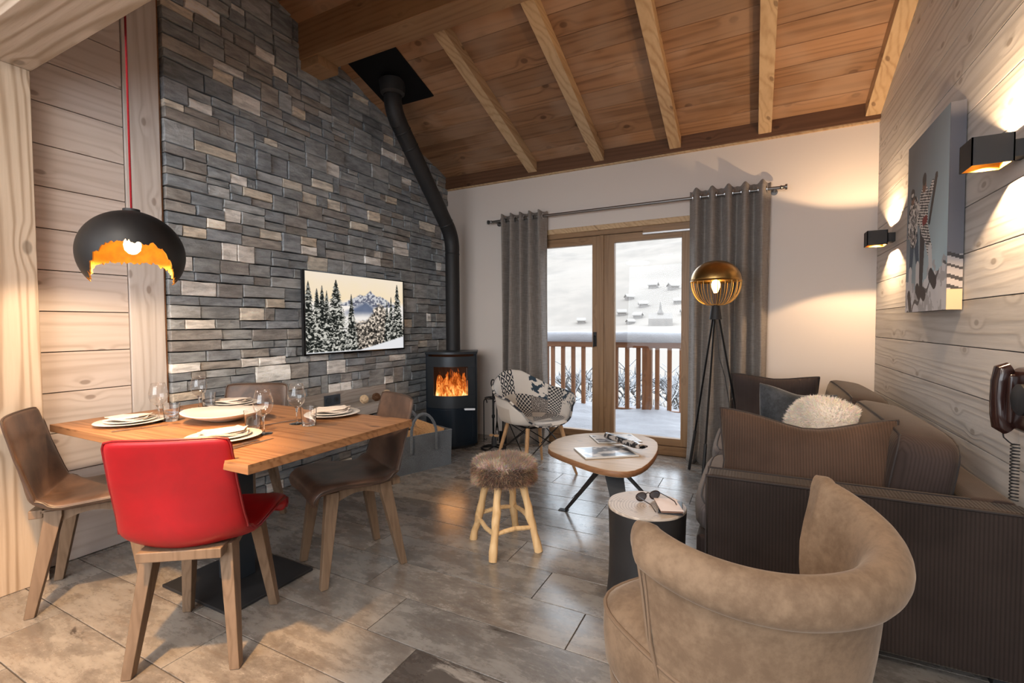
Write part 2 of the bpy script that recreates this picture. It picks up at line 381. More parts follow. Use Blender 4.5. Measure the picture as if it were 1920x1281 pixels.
# ---------------------------------------------------------------- setting: left wall (planks, post, stone)
wl = obj('wall_left', MB().box((-3.35, YF, -.1), (-3.17, YB+.3, 5.6)), MORTAR); tag(wl, kind='structure')
for k in range(0, 20):
    z0 = .055+.2045*k if k else .0
    z1 = .055+.2045*(k+1)
    o = obj('plank', MB().box((-.02, -1.19, 0), (.0, 1.19, z1-z0-.004)), W_PLANKL, wl, bevel=.002, seg=1, fix=False); o.location = (-3.12, .192, z0+.002)
o = obj('corner_board', MB().box((-3.14, 1.386, 0), (-3.112, 1.562, 4.2)), W_BOARDV, wl, bevel=.003, seg=1)
o = obj('edge_strip', MB().box((-3.17, 1.562, 0), (-3.125, 1.574, 4.2)), W_EDGE, wl)
o = obj('post', MB().box((-3.2, .30, 0), (-2.972, .962, 2.38)), W_COLUMN, wl, bevel=.004, seg=2)
roofz = lambda y: 2.85+.335*(4.42-y)
WHITE_PX = [(-1, 0)]
def cam_ray(px, py): return cf_+cr_*((px-960)/FPX)-cu_*((py-640.5)/FPX)
wp = []
for (ox, oy, s, L) in ((280, 0, 2.562, ((395,20),(180,60),(290,55),(595,300),(600,350),(380,330),(310,370),(240,460),(95,515),(465,465),(732,540),(335,690),(600,705),(865,785),(840,835),(675,865),(410,865),(520,925),(760,975),(310,1055),(415,1045),(867,1005),(1080,1050),(1018,1088),(185,1120),(595,1140),(757,1140),(370,1170),(1215,1165),(455,1255),(1108,1215),(1085,1240),(1000,470),(1140,683),(1147,735),(1195,755),(1330,1100),(1165,965),(815,1262),(1250,885))),
                       (540, 420, 2.912, ((105,75),(400,15),(755,25),(625,105),(490,170),(165,215),(830,245),(270,760),(180,735),(590,733),(730,645),(805,540),(650,550),(560,850),(318,885),(262,898),(755,515))),
                       (0, 0, 1.83, ((680,990),(870,1085),(950,1040),(690,1100),(640,890),(875,1245),(935,1250),(665,1262))),
                       (140, 690, 2.909, ((650,8),(550,155),(1080,60),(1460,480),(1130,640),(1100,5))), (480, 860, 4., ((200,210),))):
    for x, y in L:
        d = cam_ray(ox+x/s, oy+y/s); t = XL/d.x; wp.append((d.y*t, CAMZ+d.z*t))
def stone_mesh(y0, y1, z0, z1, rnd, white):
    """one split stone: returns verts, faces, tint; face towards +X"""
    j = min(.005, (z1-z0)*.07); g = .0007
    r = rnd.uniform
    c = [(y0+g+r(0, j*.7), z0+g+r(0, j)), ((y0+y1)/2+r(-.03, .03)*(y1-y0)/.2, z0+g+r(0, j*1.2)), (y1-g-r(0, j*.7), z0+g+r(0, j)), (y1-g-r(0, j), (z0+z1)/2),
         (y1-g-r(0, j*.7), z1-g-r(0, j)), ((y0+y1)/2+r(-.03, .03)*(y1-y0)/.2, z1-g-r(0, j*1.2)), (y0+g+r(0, j*.7), z1-g-r(0, j)), (y0+g+r(0, j), (z0+z1)/2)]
    dep = r(-.007, .012); cy, cz = (y0+y1)/2, (z0+z1)/2; tl = r(-.03, .03)
    vs = [(-3.155, a, b) for a, b in c]
    vs += [(XL+dep-.0025+r(-.002, .001), a, b) for a, b in c]
    hy_, hz_ = (y1-y0)/2, (z1-z0)/2; ky, kz = 1-.0028/hy_, 1-.0026/hz_
    vs += [(XL+dep+r(-.002, .006)+(a-cy)*tl, cy+(a-cy)*ky, cz+(b-cz)*kz) for a, b in c]
    vs.append((XL+dep+r(0, .006), cy, cz))
    fs = []
    for i in range(8):
        k = (i+1) % 8
        fs += [(i, k, 8+k, 8+i), (8+i, 8+k, 16+k, 16+i), (16+i, 16+k, 24)]
    if white: t = rnd.choice(((238, 234, 228), (230, 222, 208), (242, 240, 236), (224, 212, 194)))
    else:
        t = rnd.choice(((152, 158, 162), (140, 146, 151), (160, 164, 166), (134, 140, 145), (154, 150, 145), (168, 171, 172), (146, 150, 152), (150, 148, 146), (144, 150, 156)))
    q = r(.92, 1.08); t = lin(tuple(min(255, x*q) for x in t))
    return vs, fs, t
rs = random.Random(11); rects = []
z = 0.
while z < 3.75:
    bh = rs.uniform(.11, .16)
    y = 1.578
    while y < YB:
        sl = rs.uniform(.20, .46); y1 = y+sl
        if y1 > YB-.08: y1 = YB
        mode = rs.random()
        if mode < .30: lay = [(z, z+bh)]
        elif mode < .97:
            h = bh*rs.uniform(.34, .66); lay = [(z, z+h), (z+h, z+bh)]
        else: lay = [(z, z+bh/3), (z+bh/3, z+bh*.66), (z+bh*.66, z+bh)]
        for a, b in lay:
            ln = y1-y; n = 1 if ln < .19 else (2 if ln > .33 or rs.random() < .45 else 1)
            cuts = [y]+sorted(y+ln*(i+rs.uniform(-.28, .28))/n for i in range(1, n))+[y1]
            for i in range(n): rects.append((cuts[i], cuts[i+1], a, b))
        y = y1
    z += bh
rects = [q for q in rects if q[2] < roofz((q[0]+q[1])/2)+.02]
whites = set()
for py, pz in wp:
    for i, (a, b, c, d) in enumerate(rects):
        if a <= py < b and c <= pz < d and i not in whites:
            a2, b2 = max(a, py-rs.uniform(.07, .11)), min(b, py+rs.uniform(.07, .11))
            if a2-a < .06: a2 = a
            if b-b2 < .06: b2 = b
            if d-c > .12: d2 = c+(d-c)*.5; rects.append((a2, b2, d2, d)); rects[i] = (a2, b2, c, d2)
            else: rects[i] = (a2, b2, c, d)
            whites.add(i)
            if a2 > a: rects.append((a, a2, c, d))
            if b2 < b: rects.append((b2, b, c, d))
            break
def seen(q):
    cy, cz = (q[0]+q[1])/2, (q[2]+q[3])/2
    d = math.sqrt(XL*XL+cy*cy+(cz-1.2)**2); return (q[1]-q[0])*(q[3]-q[2])/d**3
order = sorted(range(len(rects)), key=lambda i: -seen(rects[i]))
def set_tint(me, cols):
    a = me.color_attributes.new('tint', 'FLOAT_COLOR', 'POINT')
    a.data.foreach_set('color', np.hstack([np.array(cols), np.ones((len(cols), 1))]).reshape(-1))
rest_v, rest_f, rest_c = [], [], []
for rank, i in enumerate(order):
    vs, fs, t = stone_mesh(*rects[i], rs, i in whites)
    if rank < 299:
        me = bpy.data.meshes.new('stone'); me.from_pydata(vs, [], fs); set_tint(me, [t]*len(vs))
        o = link('stone', me, STONE, wl)
    else:
        b = len(rest_v); rest_v += vs; rest_f += [tuple(x+b for x in f) for f in fs]; rest_c += [t]*len(vs)
if rest_v:
    me = bpy.data.meshes.new('stone_rest'); me.from_pydata(rest_v, [], rest_f); set_tint(me, rest_c)
    tag(link('small_stones', me, STONE, wl), kind='stuff')
# ---------------------------------------------------------------- right wall
wr = obj('wall_right', MB().box((XR+.022, YF, -.1), (XR+.2, YB+.3, 5.6)), MORTAR); tag(wr, kind='structure')
for k in range(0, 24):
    z0 = .085+.2025*k if k else -.0
    z1 = .085+.2025*(k+1)
    off = [0, 1.7, -.9, 2.6, .8][k % 5]
    cuts = [YF, YB] if k % 3 else [YF, 1.2+off*.4, YB]
    for a, b in zip(cuts[:-1], cuts[1:]):
        o = obj('plank', MB().box((0, -(b-a)/2+.001, 0), (.022, (b-a)/2-.001, z1-z0-.003)), W_PLANKR, wr, bevel=.002, seg=1, fix=False); o.location = (XR, (a+b)/2, z0+.0015)
# ---------------------------------------------------------------- gable wall with opening, wall behind the camera
DX0, DX1, DZ = -2.16, -.46, 2.13
mb = MB().box((-3.3, YB, -.1), (DX0, YB+.28, 3.4)).box((DX1, YB, -.1), (1.0, YB+.28, 3.4)).box((DX0, YB, DZ), (DX1, YB+.28, 3.4)).box((DX0, YB, -.1), (DX1, YB+.28, 0))
wb = obj('wall_back', mb, PLASTER, fix=False); tag(wb, kind='structure')
tag(obj('wall_front', MB().box((-3.3, YF-.15, -.1), (1.0, YF, 5.6)), PLASTER), kind='structure')
# ---------------------------------------------------------------- ceiling: sloping boards, rafters, purlin, wall plate
def sl(x0, x1, ya, yb, lo, hi):   # block following the roof slope between ya and yb; lo/hi offsets in z
    return MB().loft([[(x0, ya, roofz(ya)+lo), (x1, ya, roofz(ya)+lo), (x1, ya, roofz(ya)+hi), (x0, ya, roofz(ya)+hi)],
                      [(x0, yb, roofz(yb)+lo), (x1, yb, roofz(yb)+lo), (x1, yb, roofz(yb)+hi), (x0, yb, roofz(yb)+hi)]])
ce = obj('ceiling', sl(-3.3, 1.0, -2.7, 4.9, .025, .2), MORTAR); tag(ce, kind='structure')
RX = [-2.024, -1.33, -.641, .055, .768]
rr = random.Random(3)
for i in range(14):
    y1 = 4.455-.176*i if i else 4.455; y0 = 4.28-.176*i
    cuts = [-3.17]+[x for x in RX[:4] if rr.random() < .3]+[XR+.01]
    for a, b in zip(cuts[:-1], cuts[1:]):
        me = sl(-(b-a)/2+.001, (b-a)/2-.001, y0+.0035, y1, 0, .022)
        me.v = [(x, y-y0, zz-roofz(y0)) for x, y, zz in me.v]
        o = obj('roof_board', me, W_ROOF, ce, bevel=.002, seg=1); o.location = ((a+b)/2, y0, roofz(y0))
o = obj('upper_boards', sl(-3.17, XR, -2.6, 4.28-.176*13, 0, .022), W_ROOF, ce)
for x in RX:
    me = sl(-.048, .048, -.5, 4.43, -.098, .002); me.v = [(a, b-2, c-3) for a, b, c in me.v]
    o = obj('rafter', me, W_RAFTER, ce, bevel=.003, seg=1); o.location = (x, 2, 3)
me = MB().box((-2., 2.52, 3.215), (2.02, 2.73, 3.56)); o = obj('purlin', me, W_PURLIN, ce, bevel=.006); o.location = (-1.14, 0, 0)
o = obj('bearing_block', MB().box((-3.16, 2.53, 3.15), (-2.90, 2.72, 3.215)), W_PURLIN, ce, bevel=.003)
o = obj('wall_plate', MB().box((-3.17, 4.42, 2.722), (XR, YB, 2.86)), W_PLATE, ce, bevel=.003)
o = obj('cover_strip', MB().box((-3.17, 4.435, 2.708), (XR, YB, 2.722)), W_RAFTER, ce)
# low ceiling behind, its front beam and the upstand over it
lc = obj('trim_1', MB().box((-3.17, .745, 2.38), (XR, .968, 2.62)), W_BEAMP, bevel=.004); tag(lc, kind='structure')
l2 = obj('trim_2', MB().box((-3.17, .55, 2.46), (XR, .742, 2.62)), W_PURLIN, bevel=.004); tag(l2, kind='structure')
mb = MB().box((-3.17, YF, 2.62), (XR, .968, 2.74)).box((-3.17, .80, 2.70), (XR, .968, 4.2))
tag(obj('ceiling_lower', mb, W_PLANKL, fix=False), kind='structure')
# ---------------------------------------------------------------- balcony door
dr = obj('door_1', MB().box((DX0, 4.47, DZ-.065), (DX1, 4.60, DZ)).box((DX0, 4.47, .0), (DX1, 4.60, .085)), W_DOORX, bevel=.003); tag(dr, kind='structure')
for x0, x1 in ((DX0, DX0+.05), (DX1-.05, DX1)):
    obj('jamb', MB().box((x0, 4.47, .085), (x1, 4.60, DZ-.065)), W_DOOR, dr, bevel=.003)
obj('lining', MB().box((DX0-.01, 4.452, DZ-.02), (DX1+.01, 4.475, DZ+.03)), W_RAFTER, dr, bevel=.003)
for a, b, gl in ((DX0+.05, -1.325, (-1.415,)), (-1.322, DX1-.05, (-1.2,))):
    lf = obj('leaf', MB().box((a, 4.485, 1.985), (b, 4.545, 2.062)).box((a, 4.485, .088), (b, 4.545, .155)), W_DOORX, dr, bevel=.004)
    if a < -2: st = ((a, a+.08), (-1.418, b))
    else: st = ((a, -1.2), (b-.08, b))
    for p, q in st: obj('stile', MB().box((p, 4.484, .088), (q, 4.546, 2.062)), W_DOOR, lf, bevel=.004)
    obj('glass_pane', MB().box((st[0][1]-.01, 4.512, .145), (st[1][0]+.01, 4.518, 1.995)), PANE, lf)
cvs = obj('meeting_cover', MB().box((-1.345, 4.470, .088), (-1.300, 4.4845, 2.062)), W_DOOR, dr, bevel=.003)
mb = MB().box((-1.405, 4.474, .99), (-1.372, 4.484, 1.13)); mb.tube([(-1.388, 4.484, 1.09), (-1.388, 4.44, 1.09), (-1.388, 4.436, 1.06), (-1.388, 4.436, .985)], .008, 8)
obj('door_handle', mb, BLACKM, dr, smooth=True)
obj('vent_strip', MB().box((-.93, 4.462, 2.045), (-.47, 4.484, 2.085)), W_DOORX, dr, bevel=.003)
obj('vent_slot', MB().box((-.93, 4.456, 2.03), (-.47, 4.484, 2.047)), STEEL, dr, bevel=.002)
# ---------------------------------------------------------------- outside: balcony
def heightfield(name, x0, x1, y0, y1, nx, ny, fn, mat, parent=None, base=None):
    vs = []; fs = []
    for j in range(ny+1):
        for i in range(nx+1):
            x = x0+(x1-x0)*i/nx; y = y0+(y1-y0)*j/ny; vs.append((x, y, fn(x, y)))
    for j in range(ny):
        for i in range(nx):
            a = j*(nx+1)+i; fs.append((a, a+1, a+nx+2, a+nx+1))
    me = bpy.data.meshes.new(name); me.from_pydata(vs, [], fs); me.polygons.foreach_set('use_smooth', [True]*len(fs))
    return link(name, me, mat, parent)
from mathutils import noise as mn
bs = obj('balcony_slab', MB().box((-6, YB+.28, -.2), (3.2, 6.05, -.02)), W_RAIL); tag(bs, kind='structure')
o = heightfield('snow_layer', -6, 3.2, 4.745, 6.0, 150, 40, lambda x, y: .075+.05*smoothstep(4.62, 5.3, y)+.045*mn.noise(Vector((x*2.2, y*3, 0)))+.02*mn.noise(Vector((x*7, y*7, 3)))+.05*smoothstep(5.5, 5.9, y), SNOW)
tag(o, 'snow lying on the balcony floor behind the glass door', 'snow', kind='stuff')
br = thing('balcony_railing', 'wooden balcony railing of square balusters seen through the glass door', 'railing', (-1.166, 5.9, 0))
obj('top_rail', MB().box((-4.8, -.05, .915), (4.3, .05, .985)), wood('rail_top', (118, 76, 46), (88, 54, 32), 'x', scale=.8, grain=.1), br, bevel=.005)
obj('bottom_rail', MB().box((-4.8, -.03, .10), (4.3, .03, .16)), W_RAIL, br, bevel=.004)
bx = [-2.494, -2.409, -2.264, -2.121, -1.982, -1.7, -1.55, -1.412, -1.274, -1.047, -.905, -.767, -.63, -.49]
bx += [-2.63-.14*i for i in range(8)]+[-.35+.14*i for i in range(10)]
for x in bx:
    if abs(x+1.166) < .06: continue
    o = obj('baluster', MB().box((-.024, -.022, .14), (.024, .022, .92)), W_RAIL, br, bevel=.003, seg=1); o.location = (x+1.166, 0, 0)
for x in (-1.166, .95, -3.9):
    o = obj('post', MB().box((-.055, -.045, -.05), (.055, .045, .95)), W_RAIL, br, bevel=.004); o.location = (x+1.166, 0, 0)
mb = MB(); loops = []
for i in range(90):
    x = -5.9+i*.1; h = .125+.012*mn.noise(Vector((x*2, 0, 5))); wd = .085+.012*mn.noise(Vector((x*1.7, 4, 5)))
    loops.append([(x, 5.9+wd*c, .983+h*s_) for c, s_ in ((-.9, 0), (-1.05, .3), (-1, .7), (-.75, .95), (0, 1.06), (.75, .95), (1, .7), (1.05, .3), (.9, 0))])
tag(obj('rail_snow', mb.loft(loops), SNOW, smooth=True, ang=80), 'thick ridge of snow lying on the balcony top rail', 'snow')
# ---------------------------------------------------------------- outside: valley
def hill_mat(name, a, b, sc, thr):
    t = NT(name); v = t.coords(rnd=False)
    n = t.noise(t.n('VectorMath', {0: v, 1: (1, .6, 1.6)}, operation='MULTIPLY').outputs[0], sc, 7., .65)
    return t.bsdf(t.mix(t.ramp(n, thr, thr+.2), lin(a), lin(b)), .9, 0., None, Specular_IOR_Level=.05)
HILL = hill_mat('misty_snow_slope', (132, 124, 116), (121, 114, 107), .022, .42)  # valley mist is put into the pale slope colours, no fog volume
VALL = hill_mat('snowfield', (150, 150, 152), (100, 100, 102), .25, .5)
def ground(x, y):
    if y < 14: return -3.2
    if y < 170: return -3.2+(y-14)*.0235+.9*mn.noise(Vector((x*.04, y*.04, 0)))
    return .47+min(118, (y-170)*.27)+.03*max(0, y-600)+(3+.01*y)*mn.noise(Vector((x*.012, y*.012, 1)))
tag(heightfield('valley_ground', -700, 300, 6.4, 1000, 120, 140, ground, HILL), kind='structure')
FOG_W = plain('hazy_wall', (124, 117, 111), .9); FOG_D = plain('hazy_timber', (112, 106, 101), .9); SNOWFAR = plain('hazy_roof_snow', (134, 128, 122), .9)  # distance haze mixed into wall, timber and roof colours
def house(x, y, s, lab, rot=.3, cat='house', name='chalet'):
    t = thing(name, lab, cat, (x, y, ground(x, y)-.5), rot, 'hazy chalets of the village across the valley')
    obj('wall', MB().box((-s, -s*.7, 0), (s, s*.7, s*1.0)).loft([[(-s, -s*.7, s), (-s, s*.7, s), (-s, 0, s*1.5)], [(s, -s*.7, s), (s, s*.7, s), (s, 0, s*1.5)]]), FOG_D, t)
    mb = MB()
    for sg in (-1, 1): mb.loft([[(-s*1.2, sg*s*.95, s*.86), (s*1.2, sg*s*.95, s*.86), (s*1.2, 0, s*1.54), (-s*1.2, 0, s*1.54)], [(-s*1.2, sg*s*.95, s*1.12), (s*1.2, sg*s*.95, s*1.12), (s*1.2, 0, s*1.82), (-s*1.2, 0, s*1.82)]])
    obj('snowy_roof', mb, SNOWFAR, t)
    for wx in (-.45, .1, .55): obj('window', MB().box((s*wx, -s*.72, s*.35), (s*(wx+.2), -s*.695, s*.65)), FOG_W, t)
hs = [(1166, 586, 190, 3.2), (1180, 580, 215, 3.4), (1196, 590, 185, 3.), (1206, 584, 200, 3.4), (1262, 583, 230, 4.2), (1272, 590, 200, 3.2), (1285, 600, 185, 3.), (1182, 601, 178, 2.6), (1225, 578, 240, 4.), (1090, 604, 180, 3.)]
for i, (px, py, dist, s) in enumerate(hs):
    d = cam_ray(px, py); t = dist/d.y
    house(d.x*t, dist, s*.5, 'small snow-roofed chalet in the haze of the village across the valley', .3+.5*math.sin(i*2.1))
d = cam_ray(1238, 606); t = 172/d.y; cx_, cy_ = d.x*t, 172
ch = thing('church', 'pale village church with small pointed tower in the haze beyond the railing', 'church', (cx_, cy_, ground(cx_, cy_)-1), .2)
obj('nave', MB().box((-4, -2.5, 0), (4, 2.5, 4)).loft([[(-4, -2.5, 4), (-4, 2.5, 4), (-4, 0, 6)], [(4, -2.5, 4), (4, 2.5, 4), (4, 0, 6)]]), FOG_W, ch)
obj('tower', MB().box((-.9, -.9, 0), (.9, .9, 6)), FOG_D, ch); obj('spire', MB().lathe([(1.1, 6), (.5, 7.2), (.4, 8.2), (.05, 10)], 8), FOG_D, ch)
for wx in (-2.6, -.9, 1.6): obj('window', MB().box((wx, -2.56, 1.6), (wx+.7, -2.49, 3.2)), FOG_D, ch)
# snowy shrubs and small trees below the balcony
BARK = plain('snowy_bark', (70, 66, 64), .9); TWIGSNOW = plain('twig_snow', (140, 140, 142), .8)
def shrub_mesh(seed, h):
    r = random.Random(seed); br_, sn = MB(), MB()
    def grow(p, d, L, rad, lv):
        q = p+d*L; br_.tube([p, q], [rad, rad*.7], 4, cap=False)
        if lv >= 2:
            o_ = Vector((0, 0, rad*1.3)); sn.tube([p+o_, q+o_], [rad*1.3, rad*1.1], 4, cap=True)
        if lv == 4: return
        for _ in range(3 if lv else 5):
            dd = (d+Vector((r.uniform(-.8, .8), r.uniform(-.8, .8), r.uniform(-.2, .5)))).normalized()
            grow(p+d*L*r.uniform(.5, 1), dd, L*r.uniform(.6, .85), rad*.6, lv+1)
    grow(Vector((0, 0, 0)), Vector((0, 0, 1)), h*.28, h*.016, 0)
    return br_, sn
protos = []
for i, h in enumerate((3.4, 2.6)):
    t = thing('snowy_tree', 'bare snow-laden tree standing below the balcony railing', 'tree', (0, 0, 0), 0, 'snow-laden trees behind the railing')
    a, b = shrub_mesh(20+i, h); obj('branches', a, BARK, t, fix=False); tag(obj('branch_snow', b, TWIGSNOW, t, fix=False), kind='stuff'); protos.append(t)
rt = random.Random(5); used = [0, 0]
for i in range(18):
    y = 9.5+(i % 6)*2.6+rt.uniform(-.4, .4); px = 1025+i*15.5+rt.uniform(-4, 4); d = cam_ray(px, 640); x = d.x*y/d.y
    k = i % 2; o = protos[k] if not used[k] else copy_tree(protos[k]); used[k] = 1
    s = .75+.04*y; o.scale = (s*1.15, s*1.15, s*.8); o.location = (x, y, ground(x, y)-.1); o.rotation_euler = (0, 0, rt.uniform(0, 6))
# ---------------------------------------------------------------- curtains and rod
rod = thing('curtain_rod', 'thin dark steel curtain rod with ringed end knobs above the balcony door', 'curtain rod', (-1.15, 4.36, 2.285))
mb = MB().tube([(-1.33, 0, 0), (1.33, 0, 0)], .012, 10); obj('rod', mb, DSTEEL, rod, smooth=True)
for s in (-1, 1):
    obj('finial', MB().tube([(s*1.315, 0, 0), (s*1.325, 0, 0), (s*1.335, 0, 0), (s*1.35, 0, 0), (s*1.352, 0, 0), (s*1.366, 0, 0)], [.013, .017, .013, .013, .022, .022], 14), DSTEEL, rod, smooth=True)
    obj('bracket', MB().tube([(s*1.28, 0, -.004), (s*1.28, .1, -.01)], .008, 8).tube([(s*1.28, .09, -.01), (s*1.28, .1, -.01)], .025, 12), DSTEEL, rod, smooth=True)
def curtain(name, lab, xa, xb, folds, amp, zt, zb, flare, seed, xb2=None):
    r = random.Random(seed); nu, nv = folds*16, 40
    t = thing(name, lab, 'curtain', ((xa+xb)/2, 4.36, 0)); cx = (xa+xb)/2
    vs, fs = [], []
    ph = [r.uniform(-.5, .5) for _ in range(folds+2)]
    for j in range(nv+1):
        v = j/nv; z = zt+(zb-zt)*v
        for i in range(nu+1):
            u = i/nu; k = u*folds
            p = interp(range(folds+2), ph, k)
            wob = p*v*.9
            ww = (xb-xa)*(1+flare*v*v)
            x = (u-.5)*ww+.02*v*math.sin(7*u+seed)+ (.03*math.sin(k*2*PI*.5+1)*v)
            y = amp*(1+.25*v*math.sin(3*u+seed))*math.cos(2*PI*k+wob)+.02*v*math.sin(5*u+2*v)
            if v > .93: y += (v-.93)*1.1*(-1)*math.sin(k*3.1+1)**2
            zz = z+(.008*math.cos(4*PI*k) if j == 0 else 0)
            vs.append((x, y, zz))
    for j in range(nv):
        for i in range(nu):
            a = j*(nu+1)+i; fs.append((a, a+1, a+nu+2, a+nu+1))
    m = MB(); m.add(vs, fs); obj('cloth', m, CURTAIN, t, smooth=True, solid=.004, fix=False, ang=180)
    for i in range(folds*2):
        u = (i+.5)/(folds*2)
        x = (u-.5)*(xb-xa); pts = [(x+.002*0, .024*math.cos(a), 2.285+.024*math.sin(a)) for a in [2*PI*q/16 for q in range(16)]]
        obj('grommet', MB().tube(pts, .006, 6, ring=True), STEEL, t, smooth=True)
    return t
curtain('curtain', 'narrow gathered grey curtain left of the balcony door, beside the stove', -2.375, -1.86, 5, .055, 2.335, .0, .14, 2)
curtain('curtain', 'wide gathered grey curtain right of the balcony door, behind the floor lamp', -.515, .105, 5, .062, 2.345, .0, .05, 5)
# ---------------------------------------------------------------- wood stove with flue
sf = Vector((.5, -.866, 0)).normalized()
st = thing('wood_stove', 'black cylindrical-fronted wood stove with a burning fire in the corner', 'stove', (-2.725, 3.98, 0), face(sf.x, sf.y))
def dshape(w, d0, d1, bow, n=24):
    pts = [(-w, -d0)]
    for i in range(n+1):
        a = -1+2*i/n; pts.append((w*a, d1-bow*a*a))
    pts.append((w, -d0)); return pts[::-1]
W, D0, D1, BW = .25, .20, .25, .13
CH = plain('charcoal_enamel', (52, 58, 64), .38, .3); CHB = plain('dark_blue_enamel', (28, 40, 52), .3, .3); SOOT = plain('fire_brick', (70, 52, 42), .9)
fy = lambda x: D1-BW*(x/W)**2
def bowed(x0, x1, z0, z1, out=.0, th=.01, n=16, mb=None):
    lo = []
    for i in range(n+1):
        x = x0+(x1-x0)*i/n; y = fy(x)+out
        lo.append([(x, y-th, z0), (x, y, z0), (x, y, z1), (x, y-th, z1)])
    return (mb or MB()).loft(lo)
body = MB(); ds = dshape(W, D0, D1, BW)
body.loft([[(x, y, z) for x, y in ds] for z in (.03, .44)]); 
sh = [(-W, -D0), (-W, fy(-W)), (-W+.03, fy(-W+.03)), (-W+.03, -D0+.06), (W-.03, -D0+.06), (W-.03, fy(W-.03)), (W, fy(W)), (W, -D0)]
body.loft([[(x, y, z) for x, y in sh] for z in (.44, .92)])
obj('body', body, CHB, st, bevel=.003, fix=True)
obj('top_plate', MB().loft([[(x*1.03, y*1.03, z) for x, y in ds] for z in (.92, .945)]), CH, st, bevel=.004)
obj('plinth', MB().loft([[(x*.92, y*.92, z) for x, y in ds] for z in (0, .03)]), BLACKM, st)
obj('firebox', MB().box((-W+.03, -D0+.055, .44), (W-.03, -D0+.065, .92)).box((-W+.03, -D0+.06, .44), (W-.03, .1, .46)), SOOT, st)
dz0, dz1 = .40, .90
obj('door_top', bowed(-.235, .235, .80, .90, .006), CH, st, bevel=.002); obj('door_bottom', bowed(-.235, .235, .40, .52, .006), CH, st, bevel=.002)
for a, b in ((-.235, -.165), (.165, .235)): obj('door_side', bowed(a, b, .52, .80, .006, n=4), CH, st)
obj('door_glass', bowed(-.165, .165, .52, .80, .002, .004), PANE, st, smooth=True)
obj('lower_drawer', bowed(-.2, .2, .06, .385, .003), CHB, st, bevel=.002)
obj('door_handle', MB().box((-.235, fy(.17)+.012, .375), (-.12, fy(.17)+.026, .395)), STEEL, st, bevel=.002)
obj('glass_edge_strip', bowed(-.158, -.152, .53, .79, .006, .002, 2), STEEL, st)
def flame_mat():
    t = NT('flame'); v = t.n('TexCoord').outputs['Object']
    z = t.n('SeparateXYZ', {0: v}).outputs[2]
    nz = t.noise(t.n('VectorMath', {0: v, 1: (30, 30, 13)}, operation='MULTIPLY').outputs[0], 1., 4., .6, .6)
    h = t.ramp(z, .46, .82)
    f = t.math('ADD', t.math('MULTIPLY', nz, 1.25), t.math('MULTIPLY', h, .36))
    cr = t.n('ValToRGB', {0: f}); e = cr.color_ramp.elements
    e[0].position = .40; e[0].color = (1, .72, .38, 1); e[1].position = 1.0; e[1].color = (.25, .03, .0, 1)
    x = e.new(.60); x.color = (1, .42, .09, 1); x = e.new(.78); x.color = (.85, .16, .02, 1)
    st_ = t.ramp(f, .42, .98, 1.7, .45)
    em = t.n('Emission', {'Color': cr.outputs[0], 'Strength': st_}); tr = t.n('BsdfTransparent')
    mx = t.n('MixShader', {0: t.ramp(f, .80, 1.0, 1., 0.), 1: tr.outputs[0], 2: em.outputs[0]}); t.t.links.new(mx.outputs[0], t.out.inputs[0]); return t.m
FLAME = flame_mat(); rf = random.Random(4); fm = MB()
for i in range(34):
    x = rf.uniform(-.13, .13); y = rf.uniform(-.02, .12); h = rf.uniform(.16, .34)*(1-abs(x)*1.6); wd = rf.uniform(.025, .06); a0 = rf.uniform(0, 6)
    lo = []
    for k in range(11):
        s = k/10; rr_ = wd*(math.sin(PI*min(1, .25+s*.75))**.8)*(1-s*.55)+.001
        lo.append([(x+.02*math.sin(a0+5*s)*s+rr_*math.cos(q*PI/4), y+.012*math.cos(a0+4*s)+rr_*.6*math.sin(q*PI/4), .46+h*s) for q in range(8)])
    fm.loft(lo)
tag(obj('flames', fm, FLAME, st, smooth=True, ang=180), 'orange and yellow flames')
for i in range(3):
    o = obj('burning_log', MB().tube([(-.12+.03*i, .02+.03*i, .49+.02*(i % 2)), (.12-.02*i, .05-.02*i, .50)], .028, 9), SOOT, st, smooth=True)
light('fire_glow', 'POINT', (-2.725+sf.x*.17, 3.98+sf.y*.17, .62), 2.5, (1, .45, .15), shadow_soft_size=.12, specular_factor=.1)
pp = thing('stove_pipe', 'black flue pipe bending from the stove up to the sloping ceiling', 'pipe', (-2.80, 4.11, .93))
def off(p): return (p[0]+2.80, p[1]-4.11, p[2]-.93)
e1 = Vector((-2.80, 4.11, 2.12)); e2 = Vector((-2.755, 3.175, 3.03)); dd = (e2-e1).normalized()
def arc(c, d0, d1, L, n=8):     # bend between two directions at corner c
    p0 = c-d0*L; p2 = c+d1*L; return [tuple((1-t)**2*p0+2*t*(1-t)*c+t*t*p2) for t in [i/n for i in range(n+1)]]
up_ = Vector((0, 0, 1))
A1 = arc(e1, up_, dd, .14); A2 = arc(e2, dd, up_, .12)
obj('lower_pipe', MB().tube([off((-2.80, 4.11, .93)), off(A1[0])], .073, 28, cap=False), BLACKM, pp, smooth=True)
obj('lower_elbow', MB().tube([off(p) for p in A1], .0745, 28, cap=False), BLACKM, pp, smooth=True)
obj('sloping_pipe', MB().tube([off(A1[-1]), off(A2[0])], .073, 28, cap=False), BLACKM, pp, smooth=True)
obj('upper_elbow', MB().tube([off(p) for p in A2], .0745, 28, cap=False), BLACKM, pp, smooth=True)
obj('collar', MB().tube([off(A2[-1]), off((A2[-1][0], A2[-1][1], A2[-1][2]+.02)), off((A2[-1][0], A2[-1][1], 3.268))], [.078, .10, .112], 28, cap=False), BLACKM, pp, smooth=True)
